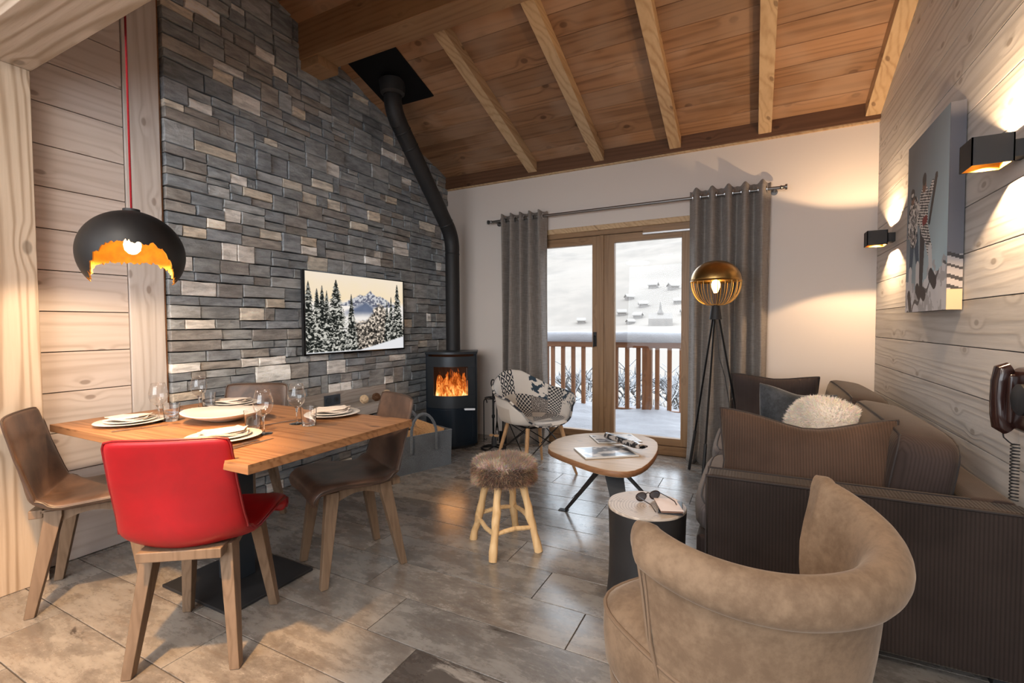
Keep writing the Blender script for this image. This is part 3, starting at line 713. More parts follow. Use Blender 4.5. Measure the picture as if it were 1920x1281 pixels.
for t_ in (.03, .94, .80):
    p = Vector(A1[-1]).lerp(Vector(A2[0]), t_); obj('seam_ring', MB().tube([off(p-dd*.008), off(p), off(p+dd*.008)], [.0735, .0775, .0735], 28, cap=False), BLACKM, pp, smooth=True)
obj('seam_ring', MB().tube([off((-2.8, 4.11, 1.93)), off((-2.8, 4.11, 1.938)), off((-2.8, 4.11, 1.946))], [.0735, .0765, .0735], 28, cap=False), BLACKM, pp, smooth=True)
cpl = MB().loft([[(x, y, roofz(y)-.004) for x, y in ((-2.985, 2.74), (-2.49, 2.74), (-2.49, 3.395), (-2.985, 3.395))], [(x, y, roofz(y)-.012) for x, y in ((-2.985, 2.74), (-2.49, 2.74), (-2.49, 3.395), (-2.985, 3.395))]])
tag(obj('ceiling_plate', cpl, BLACK), 'square black metal plate where the flue pierces the board ceiling', 'plate')
# ---------------------------------------------------------------- fireplace tools
tb = (-2.245, 3.97)
ts = thing('tool_stand', 'black wrought iron fireplace tool stand with ring handle, right of the stove', 'tool stand', (*tb, 0))
ring = [(.115*math.cos(a), .115*math.sin(a), .012) for a in [2*PI*i/32 for i in range(32)]]
obj('base_ring', MB().tube(ring, .010, 8, ring=True), BLACK, ts, smooth=True)
obj('base_strap', MB().tube([(-.11, 0, .012), (0, 0, .03), (.11, 0, .012)], .008, 6).tube([(0, -.11, .012), (0, 0, .03), (0, .11, .012)], .008, 6), BLACK, ts, smooth=True)
obj('pole', MB().tube([(0, 0, .03), (0, 0, .30), (0, 0, .31), (0, 0, .33), (0, 0, .34), (0, 0, .60)], [.010, .010, .016, .016, .010, .010], 10), BLACK, ts, smooth=True)
obj('ring_handle', MB().tube([(.038*math.sin(a)*.85, -.038*math.sin(a)*.5, .638+.038*math.cos(a)) for a in [2*PI*i/20 for i in range(20)]], .006, 6, ring=True), BLACK, ts, smooth=True)
obj('hook_ring', MB().tube([(.08*math.cos(a), .08*math.sin(a), .50) for a in [2*PI*i/24 for i in range(24)]], .005, 6, ring=True).tube([(-.08, 0, .5), (.08, 0, .5)], .005, 6).tube([(0, -.08, .5), (0, .08, .5)], .005, 6), BLACK, ts, smooth=True)
def tool(name, lab, ang, kind):
    c = (tb[0]+.095*math.cos(ang), tb[1]+.095*math.sin(ang)); t = thing(name, lab, 'fire tool', (*c, .06))
    curl = [(0, 0, 0), (.0, 0, .35)]+[(.022*math.sin(a), 0, .40-.03*math.cos(a)) for a in [PI*i/8*1.5 for i in range(9)]]
    obj('handle', MB().tube([(0, 0, .10), (0, 0, .37)]+[(.018*(1-math.cos(a)), 0, .37+.035*math.sin(a)+.02) for a in [PI*i/8 for i in range(9)]], .0055, 6), BLACK, t, smooth=True)
    if kind == 'shovel': obj('scoop', MB().box((-.04, -.006, 0), (.04, .006, .12)), BLACK, t, bevel=.004)
    if kind == 'brush': obj('brush_head', MB().tube([(0, 0, 0), (0, 0, .06), (0, 0, .11)], [.026, .024, .010], 10), BLACKM, t, smooth=True); obj('wooden_block', MB().box((-.045, -.012, .085), (.045, .012, .105)), W_BEECH, t, bevel=.003)
    if kind == 'poker': obj('hook', MB().tube([(0, 0, .1), (0, 0, .02), (0, 0, 0)], [.0055, .005, .002], 6).tube([(0, 0, .04), (.025, 0, .025), (.03, 0, .045)], .004, 6), BLACK, t, smooth=True)
    if kind == 'tongs': obj('jaws', MB().tube([(0, 0, .2), (-.016, 0, .1), (-.006, 0, 0)], .005, 6).tube([(0, 0, .2), (.016, 0, .1), (.006, 0, 0)], .005, 6), BLACK, t, smooth=True)
tool('poker', 'black poker hanging at the left of the tool stand', 3.4, 'poker'); tool('shovel', 'black ash shovel hanging at the right of the tool stand', .2, 'shovel')
tool('hearth_brush', 'hearth brush with wooden block hanging at the front of the tool stand', -1.0, 'brush'); tool('tongs', 'black fire tongs hanging at the back of the tool stand', 1.7, 'tongs')
# ---------------------------------------------------------------- felt bag with firewood
bd = Vector((.34, .94, 0)).normalized(); bc = Vector((-2.56, 3.17, 0))
rzb = math.atan2(bd.y, bd.x)
FELT = cloth('grey_felt', (112, 118, 124), (84, 90, 96), sc=260, sheen=.3)
bag = thing('firewood_bag', 'grey felt carrier bag with two loop handles in front of the stove', 'bag', tuple(bc), rzb)
L_, D_, H_ = .27, .14, .30
def bagring(z, s, dx=0): return [(-L_*s, -D_*s, z), (L_*s, -D_*s, z), (L_*s, D_*s, z), (-L_*s, D_*s, z)]
mb = MB(); mb.loft([bagring(0, 1), bagring(H_, 1.03)], cap=False); mb.add(bagring(0, 1), [(0, 1, 2, 3)])
obj('body', mb, FELT, bag, bevel=.012, solid=.008)
obj('rim_seam', MB().tube([p for p in bagring(H_, 1.03)], .006, 6, ring=True), FELT, bag, smooth=True)
for s in (-1, 1):
    pts = [(-.12+.0, s*(D_+.008), .16), (-.12, s*(D_+.012), .26)]+[(-.12*math.cos(a), s*(D_+.008-.02*math.sin(a)), .30+.17*math.sin(a)) for a in [PI*i/12 for i in range(13)]]+[(.12, s*(D_+.012), .26), (.12, s*(D_+.008), .16)]
    obj('handle', MB().tube(pts, .012, 8), FELT, bag, smooth=True)
for i, (lx, ly, lz, a, lab) in enumerate(((-.12, -.075, .305, .25, 'front left log'), (.07, -.07, .285, -.22, 'front right log'), (-.05, .0, .355, .35, 'topmost middle log'), (-.12, .075, .315, -.12, 'rear left log'), (.08, .07, .310, .22, 'rear right log'), (.14, -.005, .315, -.4, 'log nearest the stove'))):
    R = Matrix.Rotation(a, 3, 'Z')@Matrix.Rotation(.16+.12*(i % 3), 3, 'Y')
    m = MB().prism([(-.034, -.022), (.033, -.03), (.038, .02), (-.008, .04)], -.13, .13, lambda x, y, h: tuple(R@Vector((h, x, y))))
    o = obj('firewood_log', m, W_LOG, None, bevel=.004); q = Matrix.Rotation(rzb, 3, 'Z')@Vector((lx, ly, lz))+bc
    o.location = q; o.rotation_euler = (0, 0, rzb)
    tag(o, 'split firewood, the %s in the grey felt bag' % lab, 'log', 'firewood logs in the felt bag')
# ---------------------------------------------------------------- dining table
TX0, TX1, TY0, TY1 = -2.915, -1.462, .962, 1.792
tc = ((TX0+TX1)/2, (TY0+TY1)/2)
tbl = thing('dining_table', 'rectangular oak dining table laid for four on a black pedestal', 'table', (*tc, 0))
hw, hd = (TX1-TX0)/2, (TY1-TY0)/2
ys = [-hd, -hd+.21, -hd+.40, -hd+.60, hd]
top = obj('tabletop', MB().box((-hw, -hd, .716), (hw, hd, .742)), W_TABLE, tbl, bevel=.003)
for a, b in zip(ys[:-1], ys[1:]):
    o = obj('board', MB().box((-hw, a+.0006, -.004), (hw, b-.0006, .0085)), W_TABLE, top, bevel=.001, seg=1); o.location = (0, 0, .7415)
obj('pedestal', MB().box((-.055, -.055, .012), (.055, .055, .708)), plain('gunmetal', (62, 70, 78), .35, .5), tbl, bevel=.004)
obj('top_bracket', MB().box((-.3, -.2, .706), (.3, .2, .716)), BLACK, tbl)
o = obj('base_plate', MB().box((-.25, -.21, 0), (.25, .21, .014)), BLACKM, tbl, bevel=.003); o.location = (.018, 0, 0)
# ---------------------------------------------------------------- dining chairs
def sheet(fn, nu, nv, thick, mb=None, wrap=False):
    """closed body around the surface fn(u,v); thick(u,v) total thickness"""
    mb = mb or MB(); e = 1e-3; top, bot = [], []
    for j in range(nv+1):
        for i in range(nu+1):
            u, v = i/nu, j/nv; p = Vector(fn(u, v))
            uu, vv = min(max(u, e), 1-e), min(max(v, e), 1-e)
            du = Vector(fn(uu+e, vv))-Vector(fn(uu-e, vv)); dv = Vector(fn(uu, vv+e))-Vector(fn(uu, vv-e))
            n = du.cross(dv); n = n.normalized() if n.length > 1e-12 else Vector((0, 0, 1)); h = thick(u, v)/2
            top.append(p+n*h); bot.append(p-n*h)
    W_ = nu+1; N = len(top); fs = []
    for j in range(nv):
        for i in range(nu):
            a = j*W_+i; fs.append((a, a+1, a+W_+1, a+W_)); fs.append((N+a, N+a+W_, N+a+W_+1, N+a+1))
    for i in range(nu):
        a = i; fs.append((a, N+a, N+a+1, a+1)); a = nv*W_+i; fs.append((a, a+1, N+a+1, N+a))
    for j in range(nv):
        a = j*W_; fs.append((a, a+W_, N+a+W_, N+a)); a = j*W_+nu; fs.append((a, N+a, N+a+W_, a+W_))
    mb.add(top+bot, fs); return mb
prof = [(0, (.215, .405)), (.05, (.232, .435)), (.11, (.205, .462)), (.25, (.10, .458)), (.38, (-.03, .446)), (.47, (-.135, .436)), (.55, (-.205, .448)), (.61, (-.222, .505)), (.75, (-.238, .635)), (.88, (-.262, .74)), (1., (-.283, .832))]
pv = [a for a, b in prof]
def shell_fn(u, v):
    v0 = v
    y = interp(pv, [b[0] for a, b in prof], v); z = interp(pv, [b[1] for a, b in prof], v)
    wd = interp([0, .1, .3, .5, .62, .8, 1], [.212, .226, .226, .212, .203, .198, .194], v)
    wd *= 1-.035*smoothstep(.985, 1., v)-.03*(1-smoothstep(0, .03, v))
    x = (2*u-1)*wd; c = (2*u-1)**2
    back = smoothstep(.5, .75, v)
    z += (1-back)*(.012*c*smoothstep(.05, .3, v)-.016*c*(1-smoothstep(0, .2, v)))
    y += back*.022*c+smoothstep(.42, .56, v)*(1-smoothstep(.56, .8, v))*.035*c
    z += smoothstep(.42, .52, v)*(1-smoothstep(.55, .72, v))*.03*c
    if v > .9: z -= .008*abs(2*u-1)**10
    return (x, y, z)
def make_chair(lab, mat, pipe, group=None):
    t = thing('dining_chair', lab, 'chair', (0, 0, 0), 0, group)
    sh_ = obj('seat_shell', sheet(shell_fn, 14, 34, lambda u, v: interp([0, .1, .4, .52, .65, 1], [.03, .044, .040, .034, .024, .018], v)*(.55+.45*min(1, (1-abs(2*u-1))*7))), mat, t, smooth=True, sub=1, ang=180)
    edge = [shell_fn(0, j/40) for j in range(1, 41)]+[shell_fn(i/12, 1) for i in range(1, 13)]+[shell_fn(1, 1-j/40) for j in range(1, 40)]
    obj('piping', MB().tube(edge, .0045, 6), pipe, sh_, smooth=True)
    for sx in (-1, 1):
        for sy, fy_ in ((1, .185), (-1, -.205)):
            lo = []
            for z, x, y, w_, d_ in ((0, .172, fy_, .017, .017), (.40, .128, sy*.130, .023, .030), (.425, .126, sy*.130, .023, .030)):
                lo.append([(sx*x-w_, y-d_, z), (sx*x+w_, y-d_, z), (sx*x+w_, y+d_, z), (sx*x-w_, y+d_, z)])
            obj('leg', MB().loft(lo), W_LEG, t, bevel=.003, seg=1)
    def arch(n=8):
        a = [(-.125, .424)]+[(.125, .424), (.125, .372)]+[(.105-.21*i/n, .372+.030*math.sin(PI*i/n)) for i in range(n+1)]+[(-.125, .372)]
        return a
    for s in (-1, 1):
        obj('side_rail', MB().prism(arch(), -.009, .009, lambda x, y, h, s=s: (s*.128+h, x, y)), W_LEG, t)
        obj('cross_rail', MB().prism(arch(), -.009, .009, lambda x, y, h, s=s: (x, s*.135+h, y)), W_LEG, t)
    obj('support_block', MB().box((-.135, -.175, .414), (.135, .16, .428)), W_LEG, t, bevel=.003)
    obj('back_block', MB().box((-.135, -.212, .396), (.135, -.165, .432)), W_LEG, t, bevel=.004)
    return t
brown = make_chair('brown leather chair', LEATHER, BRPIPE, 'brown shell dining chairs')
def put(o, x, y, fx, fy_, lab=None):
    o.location = (x, y, 0); o.rotation_euler = (0, 0, face(fx, fy_))
    if lab: o['label'] = lab
    return o
red = make_chair('bright red leather dining chair tucked under the near side of the table', REDL, REDPIPE)
put(red, -1.875, 1.07, -.58, .81)
put(brown, -2.685, 1.06, .56, .83, 'brown leather dining chair at the far left by the pale post')
put(copy_tree(brown), -1.815, 1.73, -.42, -.907, 'brown leather dining chair at the right end of the table, nearest the stove')
put(copy_tree(brown), -2.73, 1.735, .5, -.866, 'brown leather dining chair behind the table against the stone wall')
# ---------------------------------------------------------------- place settings
TZ = .7505
def plate_prof(r, h): return [(.001, .0), (r*.55, .0), (r*.62, .003), (r*.98, h), (r, h+.002), (r*.98, h+.004), (r*.62, .008), (r*.5, .006), (.001, .006)]
def napkin_mesh(seed):
    r = random.Random(seed); m = MB()
    for k, (a, w_, d_) in enumerate(((0., .085, .055), (.35, .075, .06), (-.15, .08, .05))):
        R = Matrix.Rotation(a, 3, 'Z')
        m.add(*(lambda mm: (mm.v, mm.f))(sheet(lambda u, v: tuple(R@Vector(((u-.5)*2*w_, (v-.5)*2*d_+.004*math.sin(9*u), .004+.0055*k+.003*math.sin(6*u+2*v+k)+.004*(u > .9)))), 10, 6, lambda u, v: .0032)))
    return m
def cutlery(kind, loc, rz, lab, group):
    t = thing(kind, lab, kind, loc, rz, group)
    obj('handle', MB().loft([[(-.005, -.10, .0015), (.005, -.10, .0015), (.005, -.10, .004), (-.005, -.10, .004)], [(-.003, .0, .002), (.003, .0, .002), (.003, .0, .005), (-.003, .0, .005)]]), STEEL, t)
    if kind == 'knife': obj('blade', MB().loft([[(-.003, 0, .001), (.004, 0, .001), (.004, 0, .003), (-.003, 0, .003)], [(-.006, .04, .0005), (.006, .04, .0005), (.006, .04, .0018), (-.006, .04, .0018)], [(-.001, .10, .0005), (.001, .10, .0005), (.001, .10, .0015), (-.001, .10, .0015)]]), STEEL, t)
    else:
        obj('head', MB().box((-.010, 0, .003), (.010, .022, .005)), STEEL, t)
        for q in (-.009, -.003, .003, .009): obj('tine', MB().taper((q, .022, .004), (q, .065, .003), .0014, .001).box((q-.0012, .022, .003), (q+.0012, .065, .005)), STEEL, t)
    return t
def wineglass(loc, lab):
    t = thing('wine_glass', lab, 'glass', loc, 0, 'wine glasses on the dining table')
    bowl = [(.0045, .072), (.016, .080), (.031, .096), (.039, .118), (.0385, .140), (.033, .165), (.0275, .185), (.0265, .185), (.0318, .165), (.0372, .140), (.0377, .119), (.030, .098), (.015, .083), (.001, .080)]
    obj('bowl', MB().lathe(bowl, 28), THIN, t, smooth=True, ang=180)
    obj('stem', MB().lathe([(.001, .004), (.006, .006), (.004, .02), (.0035, .05), (.005, .070), (.012, .079), (.001, .0805)], 14), GLASS, t, smooth=True)
    obj('foot', MB().lathe([(.001, 0), (.033, 0), (.034, .0015), (.02, .003), (.005, .0055), (.001, .006)], 28), GLASS, t, smooth=True)
    return t
def tumbler(loc, lab):
    t = thing('tumbler', lab, 'glass', loc, 0, 'ribbed tumblers on the dining table')
    n = 36; lo = []
    for r, z in ((.026, 0), (.028, .004), (.031, .04), (.034, .078), (.0345, .084)):
        lo.append([((r+(.0012 if k % 2 else -.0008))*math.cos(2*PI*k/n), (r+(.0012 if k % 2 else -.0008))*math.sin(2*PI*k/n), z) for k in range(n)])
    for r, z in ((.0325, .084), (.031, .06), (.028, .012), (.012, .009)):
        lo.append([(r*math.cos(2*PI*k/n), r*math.sin(2*PI*k/n), z) for k in range(n)])
    obj('body', MB().loft(lo), GLASS, t, smooth=True, ang=60); return t
sets = [('near the left end of the table', (-2.60, 1.145), .10), ('nearest the red chair', (-1.895, 1.150), .5), ('at the right end of the table', (-1.905, 1.705), .2), ('at the far side by the stone wall', (-2.66, 1.675), -.1)]
for i, (w_, (x, y), a) in enumerate(sets):
    p = obj('dinner_plate', MB().lathe(plate_prof(.138, .012), 40), PORCELAIN, None, smooth=True, ang=60); p.location = (x, y, TZ)
    tag(p, 'large white dinner plate '+w_, 'plate', 'dinner plates under the side plates')
    p = obj('side_plate', MB().lathe(plate_prof(.100, .010), 36), PORCELAIN, None, smooth=True, ang=60); p.location = (x, y, TZ+.0075)
    tag(p, 'smaller white plate stacked on the dinner plate '+w_, 'plate', 'side plates on the dinner plates')
    p = obj('napkin', napkin_mesh(i), LINENW, None, smooth=True, ang=60, fix=False); p.location = (x, y, TZ+.019); p.rotation_euler = (0, 0, a+.5)
    tag(p, 'folded cream napkin on the plate stack '+w_, 'napkin', 'folded napkins')
for (x, y), w_ in (((-2.522, 1.225), 'beside the left-hand plate'), ((-2.661, 1.488), 'at the far left, in front of the stone wall'), ((-1.826, 1.275), 'nearest the camera, right of the serving bowl'), ((-1.879, 1.480), 'before the right-hand plate')):
    wineglass((x, y, TZ), 'stemmed wine glass '+w_)
for (x, y), w_ in (((-2.485, 1.262), 'beside the left-hand wine glass'), ((-2.70, 1.56), 'by the far plate, behind the serving bowl'), ((-1.955, 1.315), 'between the serving bowl and the nearest wine glass'), ((-1.800, 1.480), 'right of the right-hand wine glass')):
    tumbler((x, y, TZ), 'small ribbed drinking glass '+w_)
for (xa, ya), (xb, yb), k, w_ in (((-2.447, 1.018), (-2.40, 1.19), 'knife', 'beside the left-hand plate'), ((-1.70, 1.052), (-1.715, 1.23), 'knife', 'beside the plate nearest the red chair'), ((-1.725, 1.035), (-1.74, 1.215), 'fork', 'beside the plate nearest the red chair'), ((-1.95, 1.50), (-1.98, 1.40), 'knife', 'at the right-hand place'), ((-2.72, 1.45), (-2.80, 1.40), 'knife', 'at the far place')):
    cutlery(k, ((xa+xb)/2, (ya+yb)/2, TZ), math.atan2(-(xb-xa), yb-ya), 'steel table %s %s' % (k, w_), 'cutlery on the dining table')
n = 44; pr_ = [(.02, .0), (.06, .0), (.075, .006), (.13, .024), (.178, .044), (.181, .047), (.178, .049), (.13, .031), (.07, .016), (.01, .013)]
bowl = MB().loft([[(r*1.04*math.cos(2*PI*k/n), r*.9*math.sin(2*PI*k/n), z+.006*math.cos(4*PI*k/n)*(r/.18)**2) for k in range(n)] for r, z in pr_])
o = obj('serving_bowl', bowl, PORCELAIN, None, smooth=True, ang=60); o.location = (-2.265, 1.385, TZ); o.rotation_euler = (0, 0, .55)
tag(o, 'wide shallow oval white serving bowl in the middle of the dining table', 'bowl')
# ---------------------------------------------------------------- pendant lamp
px_, py_, pz_ = -2.35, 1.062, 1.508
pl = thing('pendant_lamp', 'black dome pendant lamp with torn gold-lined rim on a red cord over the table', 'lamp', (px_, py_, pz_))
CORDRED = cloth('red_textile_cord', (150, 14, 26), (120, 8, 18), sc=500)
obj('cord', MB().tube([(-.01, .0, 2.6), (0, 0, 1.2), (.0, 0, .19)], .0042, 8), CORDRED, pl, smooth=True)
rp = random.Random(9); camdir = math.atan2(-py_, -px_)
def rim(a):       # lower edge height as a function of angle; torn upwards towards the viewer and at the back
    d = (a-camdir+PI) % (2*PI)-PI
    n_ = .010*mn.noise(Vector((math.cos(a)*9, math.sin(a)*9, 0)))+.014*mn.noise(Vector((math.cos(a)*22, math.sin(a)*22, 4)))+.008*mn.noise(Vector((math.cos(a)*60, math.sin(a)*60, 4)))
    front = math.exp(-(d/.85)**4); back_ = math.exp(-((abs(d)-PI)/1.0)**4)
    return -.112+front*.142+back_*.095+n_
NA, NV = 220, 22; R_ = .186
def dome(a, v, r=R_):
    zt = .182; zb = rim(a); th1 = math.acos(max(-1, min(1, zb/zt*.995))) if zb < zt else .1
    th = .02+(th1-.02)*v
    return (r*math.sin(th)*math.cos(a), r*math.sin(th)*math.sin(a), zt*math.cos(th) if th < PI/2 else zt*math.cos(th))
out = [[dome(2*PI*k/NA, j/NV) for k in range(NA)] for j in range(NV+1)]
inn = [[dome(2*PI*k/NA, j/NV, R_-.006) for k in range(NA)] for j in range(NV+1)]
inn = [[(x, y, z-.004*(1-j/NV)) for x, y, z in l] for j, l in enumerate(inn)]
obj('shade', MB().loft(out, cap=False), plain('black_shade', (26, 25, 26), .5, .2, var=.25), pl, smooth=True, ang=180, fix=False)
m = MB().loft(inn, cap=False); m.loft([out[-1], inn[-1]], cap=False)
obj('gold_lining', m, GOLD, pl, smooth=True, ang=180, fix=False)
obj('socket', MB().tube([(0, 0, .18), (0, 0, .10)], .018, 14).tube([(0, 0, .19), (0, 0, .178)], .03, 16), BLACKM, pl, smooth=True)
BULB = emit('warm_bulb', (255, 214, 150), 14)
o = obj('bulb', MB().lathe([(.013, .10), (.016, .085), (.027, .062), (.031, .04), (.027, .018), (.014, .004), (.001, .0)], 18), BULB, pl, smooth=True)
light('pendant_bulb_light', 'SPOT', (px_, py_, pz_-.015), 31, (1, .72, .46), (px_, py_, 0), spot_size=math.radians(172), spot_blend=.25, shadow_soft_size=.03)
light('pendant_bulb_glow', 'POINT', (px_, py_, pz_+.02), 1.1, (1, .66, .30), shadow_soft_size=.03)
# ---------------------------------------------------------------- television
def fract_noise(U, V, sc, seed, octs=4):
    r = np.random.RandomState(seed); out_ = np.zeros_like(U); amp = 1; tot = 0
    for o_ in range(octs):
        n_ = int(sc*2**o_)+2; gx = r.rand(n_+2, n_+2); x = U*(n_-1); y = V*(n_-1)*.8; xi = x.astype(int); yi = np.clip(y.astype(int), 0, n_); fx = x-xi; fy2 = y-yi
        fx = fx*fx*(3-2*fx); fy2 = fy2*fy2*(3-2*fy2)
        xi = np.clip(xi, 0, n_)
        a = gx[yi, xi]*(1-fx)+gx[yi, xi+1]*fx; b = gx[yi+1, xi]*(1-fx)+gx[yi+1, xi+1]*fx
        out_ += amp*(a*(1-fy2)+b*fy2); tot += amp; amp *= .55
    return out_/tot
def tv_image(U, V):
    n1 = fract_noise(U, V, 6, 1); n2 = fract_noise(U, V, 60, 2, 3); n3 = fract_noise(U, V, 24, 5, 3)
    c = np.stack([.96-.02*V, .90-.06*(1-V), .80-.16*np.clip(1-V*1.0, 0, 1)], -1)
    g_ = np.clip((V-.6)*2.5, 0, 1); c = np.stack([.97-.02*g_, .88+.01*g_, .72+.09*g_+.05*(n1-.5)], -1)
    def over(col, m):
        nonlocal c
        m = np.clip(m, 0, 1)[..., None]; c = c*(1-m)+np.array(col if not isinstance(col, np.ndarray) else col)*m
    over((.97, .94, .91), np.clip((.66+.06*n1-V)*12, 0, 1))
    pk = .84-np.abs(U-.615)*(1.9-1.2*np.clip(np.abs(U-.615)*9, 0, 1))-.03*(n3-.5)
    k_ = np.clip((n2-.48)*9+.5, 0, 1); over(np.stack([.40+.40*k_, .41+.39*k_, .47+.34*k_], -1), np.clip((pk-V)*60, 0, 1)*(V > .60))
    over(np.stack([.34+.12*n1, .38+.12*n1, .47+.12*n1], -1), np.clip((.68-np.abs(U-.56)*.8+.05*n1-V)*14, 0, 1)*np.clip((V-.44)*10, 0, 1))
    over((.94, .92, .90), np.clip((.50+.12*(n1-.5)+.2*np.clip(U-.55, 0, 1)-V)*9, 0, 1))
    dec = .40+.26*np.exp(-((U-.72)/.11)**2)+.10*(n3-.5)+.06*(n2-.5)
    tex = np.clip(.50+1.9*(n2-.5)+.5*(n3-.5)-.25*(.5-V), .12, .95)
    over(np.stack([tex*1.04, tex*.97, tex*.89], -1), np.clip((dec-V)*22, 0, 1)*np.clip((U-.38)*14, 0, 1))
    n5 = fract_noise(U, V, 34, 17, 2)
    for x, t_, hw_ in ((.10, .80, .10), (.03, .88, .11), (.185, .78, .08), (.145, .84, .09), (.415, .76, .085), (.27, .93, .15), (.80, .70, .06), (.85, .76, .07), (.925, .95, .11)):
        dy = t_-V; ax = np.abs(U-x); lvl = (dy*17+7*ax*(1+dy)+1.6*(n5-.5)+x*7) % 1.0
        wd = hw_*np.clip(dy/.8, 0, 1)**.85*(.50+.5*lvl+.5*(n2-.5))+.004
        m = np.clip((wd-ax)*160, 0, 1)*(dy > 0)
        s_ = np.clip((lvl-.42)*1.8+(n2-.5)*3.2+(n5-.5)*1.2, 0, 1)*(.5+.5*np.clip(dy*3, 0, 1))
        over(np.stack([.12+.70*s_, .13+.68*s_, .12+.65*s_], -1), m)
    over((.90, .90, .91), np.clip((.02+.16*np.clip((U-.5)*2, 0, 1)-V)*60, 0, 1))
    return c
tv = thing('television', 'flat television on the stone wall showing snowy firs and a peak', 'television', (-3.05, 3.06, 1.31))
obj('cabinet', MB().box((-.035, -.575, -.335), (-.006, .575, .325)), BLACKM, tv, bevel=.004)
obj('bezel', MB().box((-.008, -.575, .316), (.004, .575, .325)).box((-.008, -.575, -.335), (.004, .575, -.322)).box((-.008, -.575, -.335), (.004, -.566, .325)).box((-.008, .566, -.335), (.004, .575, .325)), plain('glossy_bezel', (14, 14, 16), .15), tv, bevel=.001)
obj('wall_bracket', MB().box((-.052, -.2, -.15), (-.035, .2, .15)), BLACK, tv)
painted('screen', tv_image, 300, 170, lambda u, v: (-.004, -.566+1.132*u, -.322+.638*v), vcol('screen_picture', 1.0), tv)
# ---------------------------------------------------------------- wall shelf
shf = thing('wall_shelf', 'long grey wooden shelf with upstand low on the stone wall', 'shelf', (-3.07, 2.75, .46))
obj('board', MB().box((-.02, -.52, .0), (.20, .56, .078)), W_SHELF, shf, bevel=.003)
obj('upstand', MB().box((-.03, -.52, .078), (.0, .64, .197)), W_SHELF, shf, bevel=.002)
obj('bracket', MB().box((-.02, .30, -.12), (.0, .34, 0)).loft([[(0, .30, -.12), (0, .34, -.12), (0, .34, -.10), (0, .30, -.10)], [(.15, .30, -.012), (.15, .34, -.012), (.15, .34, 0), (.15, .30, 0)]]), BLACK, shf)
def cane_ball(y, z, r, m, lab, seed, g=None):
    rr2 = random.Random(seed); mb = MB()
    for k in range(16):
        ax = Vector((rr2.gauss(0, 1), rr2.gauss(0, 1), rr2.gauss(0, 1))).normalized(); a = ax.orthogonal().normalized(); b = ax.cross(a)
        mb.tube([(a*math.cos(t)+b*math.sin(t))*(r-.003+.002*math.sin(3*t)) for t in [2*PI*i/18 for i in range(18)]], .0032, 5, ring=True)
    t = thing('wicker_ball', lab, 'ornament', (-2.965, y, z+r), 0, 'wicker balls on the wall shelf')
    obj('strands', mb, m, t, smooth=True, fix=False); obj('core', MB().ball((0, 0, 0), r*.82, 8), m, t, smooth=True)
CANE = plain('pale_cane', (214, 190, 158), .7); CANED = plain('dark_cane', (92, 62, 38), .7)
cane_ball(3.005, .538, .037, CANE, 'pale round wicker ball nearest the socket on the wall shelf', 1)
cane_ball(3.15, .538, .036, CANED, 'dark brown wicker ball between the two pale ones', 2)
cane_ball(3.285, .538, .042, CANE, 'pale wicker ball at the end of the shelf behind the chair back', 3)
ol = thing('wall_socket', 'dark double wall socket on the shelf upstand', 'socket', (-3.066, 2.752, .597))
obj('plate', MB().box((-.006, -.08, -.042), (.006, .08, .042)), plain('anthracite_plastic', (52, 62, 74), .4), ol, bevel=.003)
for s in (-.04, .04):
    obj('insert', MB().tube([(.004, s, 0), (.008, s, 0)], .028, 20), plain('anthracite_insert', (40, 48, 58), .35), ol, smooth=True)
obj('plug_hole', MB().tube([(.007, .04, 0), (.0088, .04, 0)], .016, 16), BLACKM, ol)
